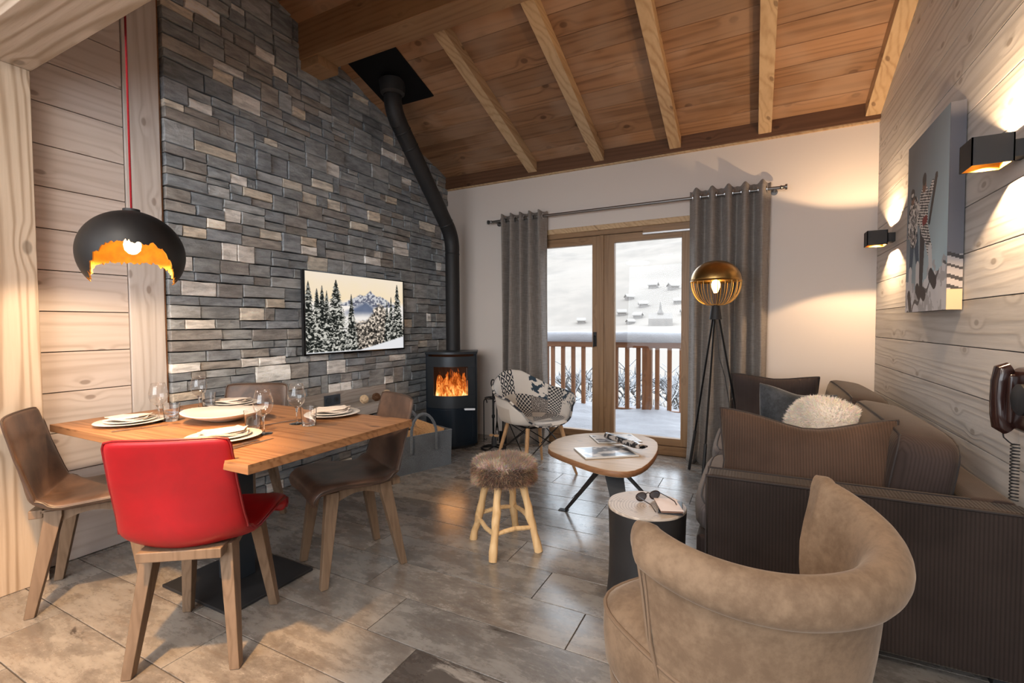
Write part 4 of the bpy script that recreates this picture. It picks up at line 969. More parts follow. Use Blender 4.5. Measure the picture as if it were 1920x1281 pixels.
# ---------------------------------------------------------------- canvas picture on the right wall
def skiers(U, V):
    n1 = fract_noise(U, V, 5, 8); n2 = fract_noise(U, V, 70, 9, 2); n3 = fract_noise(U, V, 14, 3)
    k_ = np.clip(.2+.8*(1-V)+.8*(U-.5), 0, 1); c = np.stack([.36+.34*k_+.03*n1, .40+.40*k_+.03*n1, .45+.40*k_+.02*n1], -1)
    def over(col, m):
        nonlocal c
        m = np.clip(m, 0, 1).astype(float)[..., None]; c = c*(1-m)+(col if isinstance(col, np.ndarray) else np.array(col))*m
    hz = .10+.14*U+.05*(n3-.5); hz = np.where(U < .25, .19-.1*U, hz)
    sn = .72+.2*(n3 > .45)*(.5+n1*.5); over(np.stack([sn, sn*1.0, sn*1.02], -1), V < hz)
    over(np.stack([sn*.8, sn*.82, sn*.85], -1), (V < .26+.06*(n3-.5)) & (V > hz) & (U > .55) & (n3 > .5))
    over((.35, .34, .36), (V < hz) & (np.abs(V-(.02+.3*(U-.2))-.02*np.sin(U*30)) < .012))
    def seg(x0, y0, x1, y1, w0, w1=None):
        w1 = w1 or w0; dx, dy = x1-x0, y1-y0; t = np.clip(((U-x0)*dx+(V-y0)*dy*1.0)/(dx*dx+dy*dy), 0, 1)
        return np.hypot((U-x0-t*dx), (V-y0-t*dy)*1.45) < 1.12*(w0+(w1-w0)*t)
    pat = np.where(n2[..., None] > .5, np.array((.88, .87, .86)), np.array((.16, .16, .18)))
    stripe = np.where(((np.sin(V*420+U*60)+1.6*(n2-.5)*2)[..., None] > 0), np.array((.88, .87, .86)), np.array((.16, .16, .18)))
    dark = (.17, .16, .19); skin = (.48, .34, .28); blue = (.20, .29, .38)
    # left figure
    over(blue, seg(.17, .42, .13, .24, .055, .035)); over(blue, seg(.27, .42, .33, .26, .055, .035))
    over((.85, .85, .86), seg(.13, .24, .12, .11, .04)); over((.85, .85, .86), seg(.33, .26, .33, .15, .04))
    over(dark, seg(.10, .10, .14, .03, .04)); over(dark, seg(.33, .13, .38, .10, .045))
    over(pat, seg(.20, .60, .20, .44, .105, .085)); over(pat, seg(.10, .60, .07, .47, .04)); over(pat, seg(.30, .60, .38, .50, .04))
    over(skin, seg(.16, .68, .16, .665, .038)); over(dark, seg(.15, .70, .17, .70, .045, .035)); over((.8, .8, .8), seg(.13, .695, .17, .695, .012))
    # right figure
    over(dark, seg(.44, .45, .42, .12, .06, .035)); over(stripe, seg(.52, .44, .62, .33, .06, .05)); over((.85, .85, .86), seg(.63, .33, .66, .20, .038))
    over(dark, seg(.66, .19, .74, .15, .05)); over(dark, seg(.42, .12, .50, .09, .045))
    over(stripe, seg(.46, .62, .48, .47, .10, .075)); over(stripe, seg(.40, .60, .34, .52, .035)); over(stripe, seg(.56, .60, .66, .67, .035))
    over(dark, seg(.60, .48, .74, .70, .022, .028)); over(skin, seg(.46, .705, .46, .69, .04)); over(dark, seg(.46, .735, .46, .73, .042)); over((.5, .12, .12), seg(.46, .50, .52, .505, .03))
    return c
cv = thing('canvas_picture', 'canvas print of two skiers in patterned sweaters hanging on the plank wall', 'picture', (XR-.001, 3.08, 1.715))
CX0, CX1, CH2 = -.32, .32, .455       # near edge at -.32 in y
obj('canvas_block', MB().box((-.058, CX0, -CH2), (-.004, CX1, CH2)), plain('canvas_side', (120, 118, 120), .8, var=.2), cv, bevel=.002)
painted('print', skiers, 170, 250, lambda u, v: (-.0585, CX1-(CX1-CX0)*u, -CH2+2*CH2*v), vcol('canvas_print', None, .55), cv)
painted('side_print', lambda U, V: np.where((V < .10)[..., None], np.array((.80, .70, .56)), np.where(((V < .30) & (np.sin(V*120+U*3) > .6))[..., None], np.array((.18, .17, .18)), np.where((V < .27)[..., None], np.array((.62, .60, .60)), np.array((.36, .36, .39))))), 4, 160, lambda u, v: (-.058+.054*u, CX0-.0006, -CH2+2*CH2*v), vcol('canvas_side_print', None, .6), cv)
# ---------------------------------------------------------------- wall sconces
AMB = plain('amber_lining', (236, 168, 60), .4, .3)
def sconce(y, z, lab):
    t = thing('wall_sconce', lab, 'wall lamp', (XR, y, z), 0)
    obj('wall_mount', MB().box((-.05, -.032, -.03), (-.0, .032, .03)), BLACKM, t, bevel=.003)
    a, b, h, th = -.155, -.045, .048, .004
    w2 = .055
    m = MB().box((a, -w2, -h), (a+th, w2, h)).box((b-th, -w2, -h), (b, w2, h)).box((a, -w2, -h), (b, -w2+th, h)).box((a, w2-th, -h), (b, w2, h))
    obj('box_shade', m, BLACKM, t, fix=False)
    m = MB().box((a+th, -w2+th, -h+.001), (a+th+.001, w2-th, h-.001)).box((b-th-.001, -w2+th, -h+.001), (b-th, w2-th, h-.001)).box((a+th, -w2+th, -h+.001), (b-th, -w2+th+.001, h-.001)).box((a+th, w2-th-.001, -h+.001), (b-th, w2-th, h-.001))
    obj('lining', m, AMB, t, fix=False)
    obj('lamp', MB().tube([(-.10, 0, -.012), (-.10, 0, .012)], .012, 12), emit('sconce_lamp', (255, 210, 140), 8), t)
    for s in (-1, 1):
        light('sconce_light', 'SPOT', (XR-.085, y, z+s*.014), 36, (1, .67, .38), (XR-.075, y, z+s*1.), spot_size=math.radians(125), spot_blend=.15, shadow_soft_size=.006)
sconce(3.96, 1.768, 'small black box wall lamp in the corner beside the gable wall')
sconce(2.255, 1.792, 'black box wall lamp at the right, nearest the camera, beyond the canvas')
# ---------------------------------------------------------------- patchwork tub chair
tc_ = thing('tub_chair', 'patchwork upholstered tub armchair on wooden legs in front of the left curtain', 'armchair', (-1.60, 3.50, 0), face(.85, -.527))
def uvmat(name, kind):
    t = NT(name); uv = t.n('UVMap', uv_map='uv').outputs[0]
    cw, cb = lin((216, 208, 198)), lin((44, 46, 52)); cg = lin((128, 118, 110))
    if kind == 'plain': col = cw
    elif kind == 'beige': col = lin((196, 184, 170))
    elif kind == 'hound':
        ch_ = t.n('TexChecker', {'Vector': uv, 'Color1': (*cw, 1), 'Color2': (*cb, 1), 'Scale': 52.}).outputs[0]
        wv = t.n('TexWave', {'Vector': uv, 'Scale': 26., 'Distortion': 0.}, wave_type='BANDS', bands_direction='DIAGONAL').outputs[1]
        col = t.mix(t.ramp(wv, .6, .7, 0., .5), ch_, cb)
    elif kind == 'tweed':
        n_ = t.noise(t.n('VectorMath', {0: uv, 1: (140, 60, 1)}, operation='MULTIPLY').outputs[0], 1., 3.)
        col = t.mix(t.ramp(n_, .45, .6), lin((92, 84, 80)), lin((176, 168, 160)))
    elif kind == 'camo':
        n_ = t.noise(t.n('VectorMath', {0: uv, 1: (18, 18, 1)}, operation='MULTIPLY').outputs[0], 1., 2., .5, .5)
        col = t.mix(t.ramp(n_, .50, .53), cw, lin((52, 66, 78)))
    elif kind == 'diamond':
        s_ = t.n('SeparateXYZ', {0: uv}); a = t.math('MULTIPLY', s_.outputs[0], 44.); b = t.math('MULTIPLY', s_.outputs[1], 44.)
        p = t.math('ABSOLUTE', t.math('SINE', t.math('ADD', a, b))); q = t.math('ABSOLUTE', t.math('SINE', t.math('SUBTRACT', a, b)))
        mn_ = t.math('MINIMUM', p, q); col = t.mix(t.ramp(mn_, .16, .24), cw, cb)
        col = t.mix(t.ramp(t.math('MULTIPLY', p, q), .72, .80), col, cw)
    n2 = t.noise(t.coords(rnd=False), 300., 2.)
    return t.bsdf(col, .9, 0., t.bump(n2, .3, .001), Sheen_Weight=.2, Specular_IOR_Level=.2)
PM = [uvmat('patch_'+k, k) for k in ('plain', 'hound', 'tweed', 'camo', 'diamond', 'beige')]
NA2, NV2 = 72, 30
def tub(a, v):    # a: 0 = back centre, +-pi = front; local +Y is the front
    d = abs(math.degrees(a))
    Z = interp([0, 18, 40, 62, 90, 112, 126, 140, 156, 180], [.812, .80, .735, .672, .655, .640, .575, .475, .432, .425], d)
    R = interp([0, 40, 90, 115, 140, 180], [.275, .30, .305, .315, .30, .265], d)
    x0, y0 = -math.sin(a), -math.cos(a)
    if v < .45: r = R*.84*(v/.45); z = .425+.022*(v/.45)**3-.010*(1-v/.45)
    else:
        q = (v-.45)/.55; w_ = min(1, max(0, (Z-.44)/.2))
        r = R*(.84+.16*(q**.6 if w_ > .3 else q)); z = .447+(Z-.447)*(q**1.25)
        if w_ < .3: z = .447+(Z-.447)*q*q
    if v > .93 and d < 128: r += .018*(v-.93)/.07
    lean = .06*max(0, (z-.45))/.35 if d < 60 else 0
    return (x0*r, y0*r-lean*math.cos(a), z)
mb = MB(); vs = []
for side, off_ in ((0, 0), (1, .016)):
    for j in range(NV2+1):
        for k in range(NA2):
            a = -PI+2*PI*k/NA2; v = j/NV2; p = Vector(tub(a, max(v, .02)))
            if side:
                e_ = .01; du = Vector(tub(a+e_, max(v, .03)))-Vector(tub(a-e_, max(v, .03))); dv = Vector(tub(a, max(.03, min(1, v+e_))))-Vector(tub(a, max(.02, v-e_)))
                n_ = du.cross(dv).normalized(); p = p+n_*off_*(1 if n_.dot(Vector((p.x, p.y, p.z-.75))) > 0 else -1)
            vs.append(p)
S_ = (NV2+1)*NA2; fs, mi, uvs = [], [], []
def patch(a, v, out_):
    d = math.degrees(a)
    if out_: return (0 if v > .8 or abs(d) > 110 else 5)
    col_ = int((d+180)//30); row = 0 if v < .28 else (1 if v < .45 else (2 if v < .72 else 3))
    tab = {0: [0, 5, 1, 0, 2, 1, 5, 1, 2, 0, 1, 0], 1: [1, 1, 0, 2, 1, 2, 1, 5, 2, 1, 1, 0], 2: [0, 1, 1, 5, 2, 5, 1, 2, 1, 0, 5, 0], 3: [1, 1, 3, 4, 0, 4, 0, 3, 1, 3, 1, 0]}
    return tab[row][col_ % 12]
for s in (0, 1):
    for j in range(NV2):
        for k in range(NA2):
            k2 = (k+1) % NA2; q = [s*S_+j*NA2+k, s*S_+j*NA2+k2, s*S_+(j+1)*NA2+k2, s*S_+(j+1)*NA2+k]
            fs.append(tuple(q) if s else tuple(q[::-1])); a = -PI+2*PI*(k+.5)/NA2; v = (j+.5)/NV2; mi.append(patch(a, v, s))
            u4 = [(k/NA2*1.9, j/NV2*.62), ((k+1)/NA2*1.9, j/NV2*.62), ((k+1)/NA2*1.9, (j+1)/NV2*.62), (k/NA2*1.9, (j+1)/NV2*.62)]
            uvs.append(u4 if s else u4[::-1])
for k in range(NA2):
    k2 = (k+1) % NA2; a_, b_ = NV2*NA2+k, NV2*NA2+k2; fs.append((a_, b_, S_+b_, S_+a_)); mi.append(1); uvs.append([(k/NA2*1.9, .6)]*4)
me = bpy.data.meshes.new('shell'); me.from_pydata(vs, [], fs); uvl = me.uv_layers.new(name='uv')
uvl.data.foreach_set('uv', [c for f in uvs for p in f for c in p])
o = link('shell', me, PM, tc_); me.polygons.foreach_set('material_index', mi); me.polygons.foreach_set('use_smooth', [True]*len(fs))
for sx in (-1, 1):
    for sy in (-1, 1):
        obj('leg', MB().tube([(sx*.25, sy*.245, 0), (sx*.205, sy*.20, .16), (sx*.155, sy*.15, .40)], [.0095, .014, .017], 12), W_BEECH, tc_, smooth=True)
br_ = [((-.235, -.23, .16), (0, -.0, .30)), ((.235, -.23, .16), (0, 0, .30)), ((-.235, .23, .16), (0, 0, .30)), ((.235, .23, .16), (0, 0, .30))]
m = MB()
for sx in (-1, 1):
    for sy in (-1, 1):
        m.tube([(sx*.205, sy*.20, .16), (-sx*.15, sy*.15, .395)], .0045, 6); m.tube([(sx*.205, sy*.20, .16), (sx*.15, -sy*.15, .395)], .0045, 6)
tag(obj('wire_brace', m, BLACK, tc_, smooth=True), 'crossed black wire bracing')
obj('mount_frame', MB().tube([(-.155, -.15, .40), (.155, -.15, .40), (.155, .15, .40), (-.155, .15, .40)], .008, 6, ring=True), BLACK, tc_, smooth=True)
# ---------------------------------------------------------------- coffee table
def smooth_poly(P_, it=3):
    for _ in range(it):
        Q = []
        for i in range(len(P_)):
            a, b = P_[i], P_[(i+1) % len(P_)]; Q += [(a[0]*.75+b[0]*.25, a[1]*.75+b[1]*.25), (a[0]*.25+b[0]*.75, a[1]*.25+b[1]*.75)]
        P_ = Q
    return P_
ctc = (-.86, 2.92)
ct = thing('coffee_table', 'pebble-shaped low coffee table with oak top and black blade legs', 'table', (*ctc, 0))
poly = smooth_poly([(-1.20, 2.76), (-1.20, 3.16), (-.88, 3.40), (-.60, 3.34), (-.515, 2.98), (-.535, 2.52), (-.70, 2.455), (-.98, 2.60)], 2)
poly = [(x-ctc[0], y-ctc[1]) for x, y in poly]
def shrink(p, f): return [(x*f, y*f) for x, y in p]
obj('tabletop', MB().loft([[(x, y, z) for x, y in shrink(poly, f)] for f, z in ((.985, .42), (1., .4185))]+[[(x, y, z) for x, y in poly] for z in (.385,)]+[[(x, y, .383) for x, y in shrink(poly, .99)]]), [W_COFFEE], ct, smooth=True, ang=50)
obj('edge_band', MB().loft([[(x, y, z) for x, y in shrink(poly, f)] for f, z in ((.999, .4175), (1.004, .416), (1.004, .387), (.99, .383))], cap=False), W_EDGE, ct, smooth=True, ang=60)
hub = Vector((.12, -.24, 0))
for ft, wd_ in (((-1.08-ctc[0], 2.85-ctc[1]), (-.36, .93)), ((-.585-ctc[0], 2.47-ctc[1]), (.95, .3)), ((-.46-ctc[0], 2.99-ctc[1]), (.7, -.71))):
    f_ = Vector((ft[0], ft[1], 0)); dn = (f_-hub).normalized(); w3 = Vector((*wd_, 0)).normalized(); th_ = Vector((-w3.y, w3.x, 0))*.004
    tp_ = hub+dn*.045+Vector((0, 0, .383))
    obj('leg', MB().loft([[tuple(f_+w3*.028+th_), tuple(f_-w3*.028+th_), tuple(f_-w3*.028-th_), tuple(f_+w3*.028-th_)], [tuple(tp_+w3*.055+th_), tuple(tp_-w3*.055+th_), tuple(tp_-w3*.055-th_), tuple(tp_+w3*.055-th_)]]), BLACKM, ct)
obj('foot_plate', MB().box((-.03, -.02, 0), (.03, .02, .004), T=(-1.09-ctc[0], 2.845-ctc[1], 0)), BLACKM, ct)
obj('hub_plate', MB().box((hub.x-.07, hub.y-.07, .375), (hub.x+.07, hub.y+.07, .383)), BLACKM, ct)
def blotch(seed, tone=(.80, .78, .76), dark=(.20, .19, .20), sc=4, thr=.5):
    def f(U, V):
        n_ = fract_noise(U, V, sc, seed); k = np.clip((n_-thr)*14+.5, 0, 1)[..., None]; g_ = fract_noise(U, V, 14, seed+3)[..., None]
        mg = ((U < .05) | (U > .95) | (V < .04) | (V > .96))[..., None]
        c = np.array(dark)*(1-k)*(.7+.7*g_)+np.array(tone)*k*(.8+.3*g_); return np.where(mg, np.array((.85, .84, .82)), c)
    return f
PRINT = vcol('magazine_print', None, .3, .3); PAPER = plain('magazine_paper', (214, 210, 204), .6); COVER = plain('dark_cover', (34, 34, 38), .35)
def magazine(name, lab, cx, cy, rz, w_, h_, th_, seed, z0):
    t = thing(name, lab, 'magazine', (cx, cy, z0), rz, None)
    obj('pages', MB().box((-w_/2, -h_/2, .001), (w_/2, h_/2, th_-.001)), PAPER, t)
    obj('back_cover', MB().box((-w_/2-.002, -h_/2-.002, 0), (w_/2+.002, h_/2+.002, .0012)), COVER, t)
    painted('front_cover', blotch(seed), 60, 80, lambda u, v: (-w_/2+w_*u, -h_/2+h_*v, th_), PRINT, t); return t
magazine('magazine', 'magazine with grey picture cover lying flat on the coffee table', -.80, 2.80, -.93, .23, .33, .010, 31, .4205)
t = magazine('magazine', 'pale magazine lying behind the rolled one on the coffee table', -.84, 3.17, -1.0, .22, .30, .006, 44, .4205)
rl_ = thing('rolled_magazine', 'rolled-up dark magazine lying on top of the flat magazines', 'magazine', (-.735, 2.985, .458), 0)
rdir = Vector((.60, -.62, 0)).normalized(); rdir = (Vector((-.56, 2.84, 0))-Vector((-.90, 3.09, 0))).normalized(); rn = Vector((-rdir.y, rdir.x, 0))
lo = []
for i in range(15):
    s = -.17+.34*i/14; fan = max(0, (s-.10)/.07)
    ring_ = []
    for k in range(46):
        a = k/45*2*PI*1.55; rr3 = (.016+.0095*k/45)
        x = rr3*math.cos(a)*(1+1.0*fan*(1 if math.cos(a) > 0 else .2)); zq = rr3*math.sin(a)*(1-.55*fan)
        ring_.append(tuple(rdir*s+rn*x+Vector((0, 0, zq))))
    lo.append(ring_)
obj('roll', MB().loft(lo, cap=False, closed=False), None, rl_, smooth=True, solid=.0015, fix=False, ang=180)
t = NT('rolled_print'); v = t.coords(rnd=False); n_ = t.noise(v, 22., 3., .6, .5)
ROLLM = t.bsdf(t.mix(t.ramp(n_, .50, .58), lin((40, 40, 44)), lin((176, 168, 162))), .28, 0., None, Coat_Weight=.4)
bpy.data.objects['roll'].data.materials.append(ROLLM)
obj('band', MB().tube([tuple(rdir*.085), tuple(rdir*.089)], .0268, 24, cap=False), PAPER, rl_, smooth=True)
# ---------------------------------------------------------------- fur stool
fs_ = thing('fur_stool', 'round stool with shaggy brown fur seat on four peeled branch legs', 'stool', (-1.205, 2.245, 0), .15)
feet = [(-1.17, 2.054), (-1.008, 2.261), (-1.397, 2.236), (-1.241, 2.454)]
R_i = Matrix.Rotation(-.15, 3, 'Z'); L4 = []
for i, (x, y) in enumerate(feet):
    f_ = R_i@Vector((x+1.205, y-2.245, 0)); tp = f_*.52+Vector((0, 0, .37)); L4.append((f_, tp))
    r0 = random.Random(i); path = [f_.lerp(tp, k/8)+Vector((r0.uniform(-.004, .004), r0.uniform(-.004, .004), 0))*(0 < k < 8) for k in range(9)]
    obj('leg', MB().tube(path, [.021+.0025*math.sin(k*1.7+i) for k in range(9)], 12), W_STOOL, fs_, smooth=True)
for a, b, h in ((0, 1, .125), (1, 3, .16), (3, 2, .15), (2, 0, .125)):
    p = L4[a][0].lerp(L4[a][1], h/.37); q = L4[b][0].lerp(L4[b][1], h/.37); md_ = (p+q)/2+Vector((0, 0, -.012 if a == 2 else .012))
    obj('stretcher', MB().tube([p, p.lerp(md_, .5)+Vector((0, 0, .002)), md_, q.lerp(md_, .5), q], [.010, .012, .0125, .012, .010], 9), W_STOOL, fs_, smooth=True)
seatp = [(.001, .358), (.13, .358), (.150, .368), (.158, .395), (.158, .425), (.146, .452), (.115, .465), (.001, .470)]
def fur_mat(name, a, b, cc=None):
    t = NT(name); c = t.n('VertexColor', layer_name='tint').outputs[0]
    return t.bsdf(c, .75, 0., None, Sheen_Weight=.3, Specular_IOR_Level=.25)
FUR = fur_mat('fur', 0, 0); FURBASE = plain('fur_backing', (96, 76, 62), .95)
obj('seat', MB().lathe(seatp, 36), FURBASE, fs_, smooth=True)
def fur(name, pts, length, width, colf, mat, parent, seed, gravity=.4, lie=None):
    """pts: list of (point, normal); each strand is a bent two-segment blade"""
    r = random.Random(seed); vs, fs, cs = [], [], []
    for p, n_ in pts:
        d = (n_+Vector((r.gauss(0, .35), r.gauss(0, .35), r.gauss(0, .35)))+(lie or Vector((0, 0, 0)))).normalized(); L = length*r.uniform(.6, 1.25)
        s_ = d.cross(Vector((r.gauss(0, 1), r.gauss(0, 1), r.gauss(0, 1)))).normalized()*width*.5
        m_ = p+d*L*.55; e_ = m_+(d+Vector((0, 0, -gravity))).normalized()*L*.5; b = len(vs)
        vs += [p-s_, p+s_, m_+s_*.8, m_-s_*.8, e_]; fs += [(b, b+1, b+2, b+3), (b+3, b+2, b+4)]
        c0, c1 = colf(p, n_, r); cs += [c0, c0, c1, c1, c1]
    me = bpy.data.meshes.new(name); me.from_pydata([tuple(q) for q in vs], [], fs); set_tint(me, cs)
    return tag(link(name, me, mat, parent), kind='stuff')
r = random.Random(1); pts = []
for i in range(22000):
    if r.random() < .5:
        rad = .158*math.sqrt(r.random()); a = r.uniform(0, 2*PI); pts.append((Vector((rad*math.cos(a), rad*math.sin(a), (.468-.38*max(0, rad-.10)**1.25))), Vector((math.cos(a)*rad*3, math.sin(a)*rad*3, 1)).normalized()))
    else:
        a = r.uniform(0, 2*PI); z = r.uniform(.362, .455); pts.append((Vector((.157*math.cos(a), .157*math.sin(a), z)), Vector((math.cos(a), math.sin(a), .1 if z < .43 else .8)).normalized()))
def furc(p, n_, r):
    k = mn.noise(p*14)+.35*mn.noise(p*40); a = (92, 62, 42) if k < -.02 else ((140, 104, 76) if k < .22 else (190, 162, 134))
    if p.z > .45: a = tuple(min(240, x*.6+105) for x in a)
    a = lin(tuple(x*r.uniform(.8, 1.15) for x in a)); b = lin((176, 142, 110)) if r.random() < .3 else a
    return a, b
fur('fur', pts, .030, .0017, furc, FUR, fs_, 2, .6)
# ---------------------------------------------------------------- stump side table
sp = (-.405, 2.035)
stt = thing('stump_table', 'black stump side table with pale ringed wooden top beside the sofa', 'table', (*sp, 0))
n = 48; lo = []
for z, k in ((0, 1.03), (.02, 1.04), (.12, .975), (.25, .955), (.38, .975), (.424, .99)):
    lo.append([(.163*k*(1+.012*math.sin(3*2*PI*i/n+1)+.006*math.sin(7*2*PI*i/n))*math.cos(2*PI*i/n), .163*k*(1+.012*math.sin(3*2*PI*i/n+1)+.006*math.sin(7*2*PI*i/n))*math.sin(2*PI*i/n), z) for i in range(n)])
obj('trunk', MB().loft(lo), plain('charcoal_lacquer', (34, 33, 34), .5, var=.15), stt, smooth=True, ang=50)
t = NT('end_grain'); v = t.coords(rnd=False); ln_ = t.n('VectorMath', {0: t.n('VectorMath', {0: v, 1: (-.02, .02, -.43)}, operation='ADD').outputs[0]}, operation='LENGTH').outputs['Value']
ln_ = t.math('ADD', ln_, t.math('MULTIPLY', t.noise(v, 14., 3.), .02)); rg = t.math('SINE', t.math('MULTIPLY', ln_, 520.)); n_ = t.noise(v, 25., 4.)
col = t.mix(t.ramp(rg, -.6, .9, .0, .6), lin((196, 182, 168)), lin((150, 134, 120))); col = t.mix(t.ramp(n_, .55, .7, 0., .5), col, lin((128, 112, 98)))
ENDG = t.bsdf(col, .45, 0., t.bump(rg, .1, .001))
lo = [[(x*f, y*f, z) for x, y, _ in lo[-1]] for f, z in ((.995, .424), (1.0, .429), (.985, .434))]
obj('top', MB().loft(lo), ENDG, stt, smooth=True, ang=40)
# notebooks and sunglasses
nb = thing('notebook', 'thin black notebook lying under the pale one on the stump table', 'notebook', (-.305, 2.035, .4345), .15)
obj('cover', MB().box((-.048, -.075, 0), (.048, .075, .006)), COVER, nb, bevel=.002)
nb = thing('notebook', 'pale pink closed notebook on top of the black one on the stump table', 'notebook', (-.312, 2.022, .441), .38)
obj('pages', MB().box((-.043, -.068, .002), (.043, .068, .010)), plain('brown_edge', (128, 98, 84), .6), nb, bevel=.001)
obj('cover', MB().box((-.045, -.070, .010), (.045, .070, .012)), plain('blush_cover', (226, 208, 198), .5), nb, bevel=.0008)
sg = thing('sunglasses', 'dark sunglasses standing open on the stump table', 'sunglasses', (-.405, 2.075, .4345), -2.35+PI)
LENS = glassy('smoked_lens', (.38, .38, .40), .8); FRM = plain('dark_tortoise', (40, 28, 24), .3)
for s in (-1, 1):
    P_ = [(s*(.034+.025*math.cos(a)*(1+.10*math.sin(a))), .0, .022+.018*math.sin(a)) for a in [2*PI*i/22 for i in range(22)]]
    obj('rim', MB().tube(P_, .0026, 6, ring=True), FRM, sg, smooth=True)
    lm = MB(); lm.add(P_, [tuple(range(22))]); obj('lens', lm, LENS, sg, solid=.001, fix=False)
    obj('arm', MB().tube([(s*.059, 0, .030), (s*.060, -.05, .030), (s*.058, -.105, .028), (s*.055, -.135, .008)], .0022, 6), FRM, sg, smooth=True)
obj('bridge', MB().tube([(-.009, 0, .032), (0, .001, .036), (.009, 0, .032)], .0022, 6), FRM, sg, smooth=True)
# ---------------------------------------------------------------- floor lamp
fl_ = (-.268, 3.93)
lp = thing('floor_lamp', 'tripod floor lamp with brass dome and wire cage before the right curtain', 'lamp', (*fl_, 0))
cz, rx, rz_ = 1.527, .178, .155
dm = [(rx*1.005, cz+.0), (rx*1.03, cz-.004), (rx*1.02, cz+.004)]
obj('dome', MB().lathe([(rx*math.cos(a)**.9 if a < 1.5 else .002, cz+rz_*math.sin(a)) for a in [0+1.56*i/14 for i in range(15)]], 44, cap=False), BRASS, lp, smooth=True, solid=.003, ang=180)
obj('dome_rim', MB().tube([((rx+.003)*math.cos(2*PI*i/48), (rx+.003)*math.sin(2*PI*i/48), cz) for i in range(48)], .004, 6, ring=True), BRASS, lp, smooth=True)
GW = plain('golden_wire', (236, 194, 120), .4, .9)
for i in range(22):
    a = 2*PI*i/22; P_ = []
    for k in range(12):
        b = -(k/11)*1.30; P_.append(((rx*math.cos(b)**.75)*math.cos(a), (rx*math.cos(b)**.75)*math.sin(a), cz+.185*math.sin(b)))
    obj('cage_wire', MB().tube(P_, .0028, 5, cap=False), GW, lp, smooth=True)
obj('cage_ring', MB().tube([(.068*math.cos(2*PI*i/24), .068*math.sin(2*PI*i/24), cz-.178) for i in range(24)], .003, 5, ring=True), GW, lp, smooth=True)
obj('neck', MB().lathe([(.022, cz-.183), (.03, cz-.186), (.046, cz-.29), (.001, cz-.29)], 20), BLACKM, lp, smooth=True)
obj('socket', MB().tube([(0, 0, cz-.183), (0, 0, cz-.09)], [.014, .016], 12), plain('brown_socket', (96, 62, 34), .5), lp, smooth=True)
obj('bulb', MB().lathe([(.013, cz-.09), (.018, cz-.075), (.030, cz-.045), (.032, cz-.02), (.024, cz+.004), (.001, cz+.014)], 16), emit('amber_bulb', (255, 196, 110), 16), lp, smooth=True)
light('floor_lamp_light', 'POINT', (*fl_, cz-.03), 14, (1, .62, .30), shadow_soft_size=.03)
for (fx_, fy2) in ((-.472, 4.123), (-.322, 3.571), (-.03, 4.02)):
    f_ = Vector((fx_-fl_[0], fy2-fl_[1], 0)); tp = f_.normalized()*.028+Vector((0, 0, cz-.285)); kn = f_.lerp(tp, .27)
    obj('leg', MB().tube([kn, tp], .0075, 8), BLACK, lp, smooth=True); obj('foot_sleeve', MB().tube([f_, kn], .0115, 10), BLACKM, lp, smooth=True)
obj('cable', MB().tube([(.0, -.01, 1.24), (.02, -.03, 1.1), (.03, -.03, .95), (.07, 0, .8), (.10, .02, .6), (.11, .04, .3), (.12, .06, .01)], .003, 6), BLACKM, lp, smooth=True)
# ---------------------------------------------------------------- sofa
SY0, SY1 = 2.02, 4.27
so = thing('sofa', 'dark brown corduroy two-seat sofa with piped edges along the plank wall', 'sofa', (.30, 3.15, 0))
def sob(name, a, b, m, bev=.02, sub=0, parent=so, seg=3): 
    return obj(name, MB().box((a[0]-.30, a[1]-3.15, a[2]), (b[0]-.30, b[1]-3.15, b[2])), m, parent, bevel=bev, seg=seg)
sob('base', (-.215, 2.14, .07), (.78, 4.15, .30), CORDY, .02)
ar = sob('arm', (-.165, SY0, .05), (.795, SY0+.115, .60), CORD, .018)
ar2 = sob('arm', (-.165, SY1-.115, .05), (.795, SY1, .60), CORD, .018)
bf = sob('back_frame', (.66, SY0+.116, .05), (.795, SY1-.116, .60), CORDY, .03)
for q, z_ in ((ar, SY0-3.15), ):
    obj('piping', MB().tube([(-.165-.30, SY0-3.15-.001, .06), (-.167-.30, SY0-3.15-.001, .597), (.79-.30, SY0-3.15-.001, .597)], .005, 6), SOFAPIPE, q, smooth=True)
    obj('piping', MB().tube([(-.165-.30, SY0+.112-3.15, .06), (-.167-.30, SY0+.112-3.15, .599), (.66-.30, SY0+.112-3.15, .599)], .005, 6), SOFAPIPE, q, smooth=True)
for x, y in ((-.12, 2.10), (-.12, 4.18), (.74, 2.10), (.74, 4.18)):
    obj('foot', MB().box((x-.03-.3, y-.03-3.15, 0), (x+.03-.3, y+.03-3.15, .06)), BLACKM, so, bevel=.003)
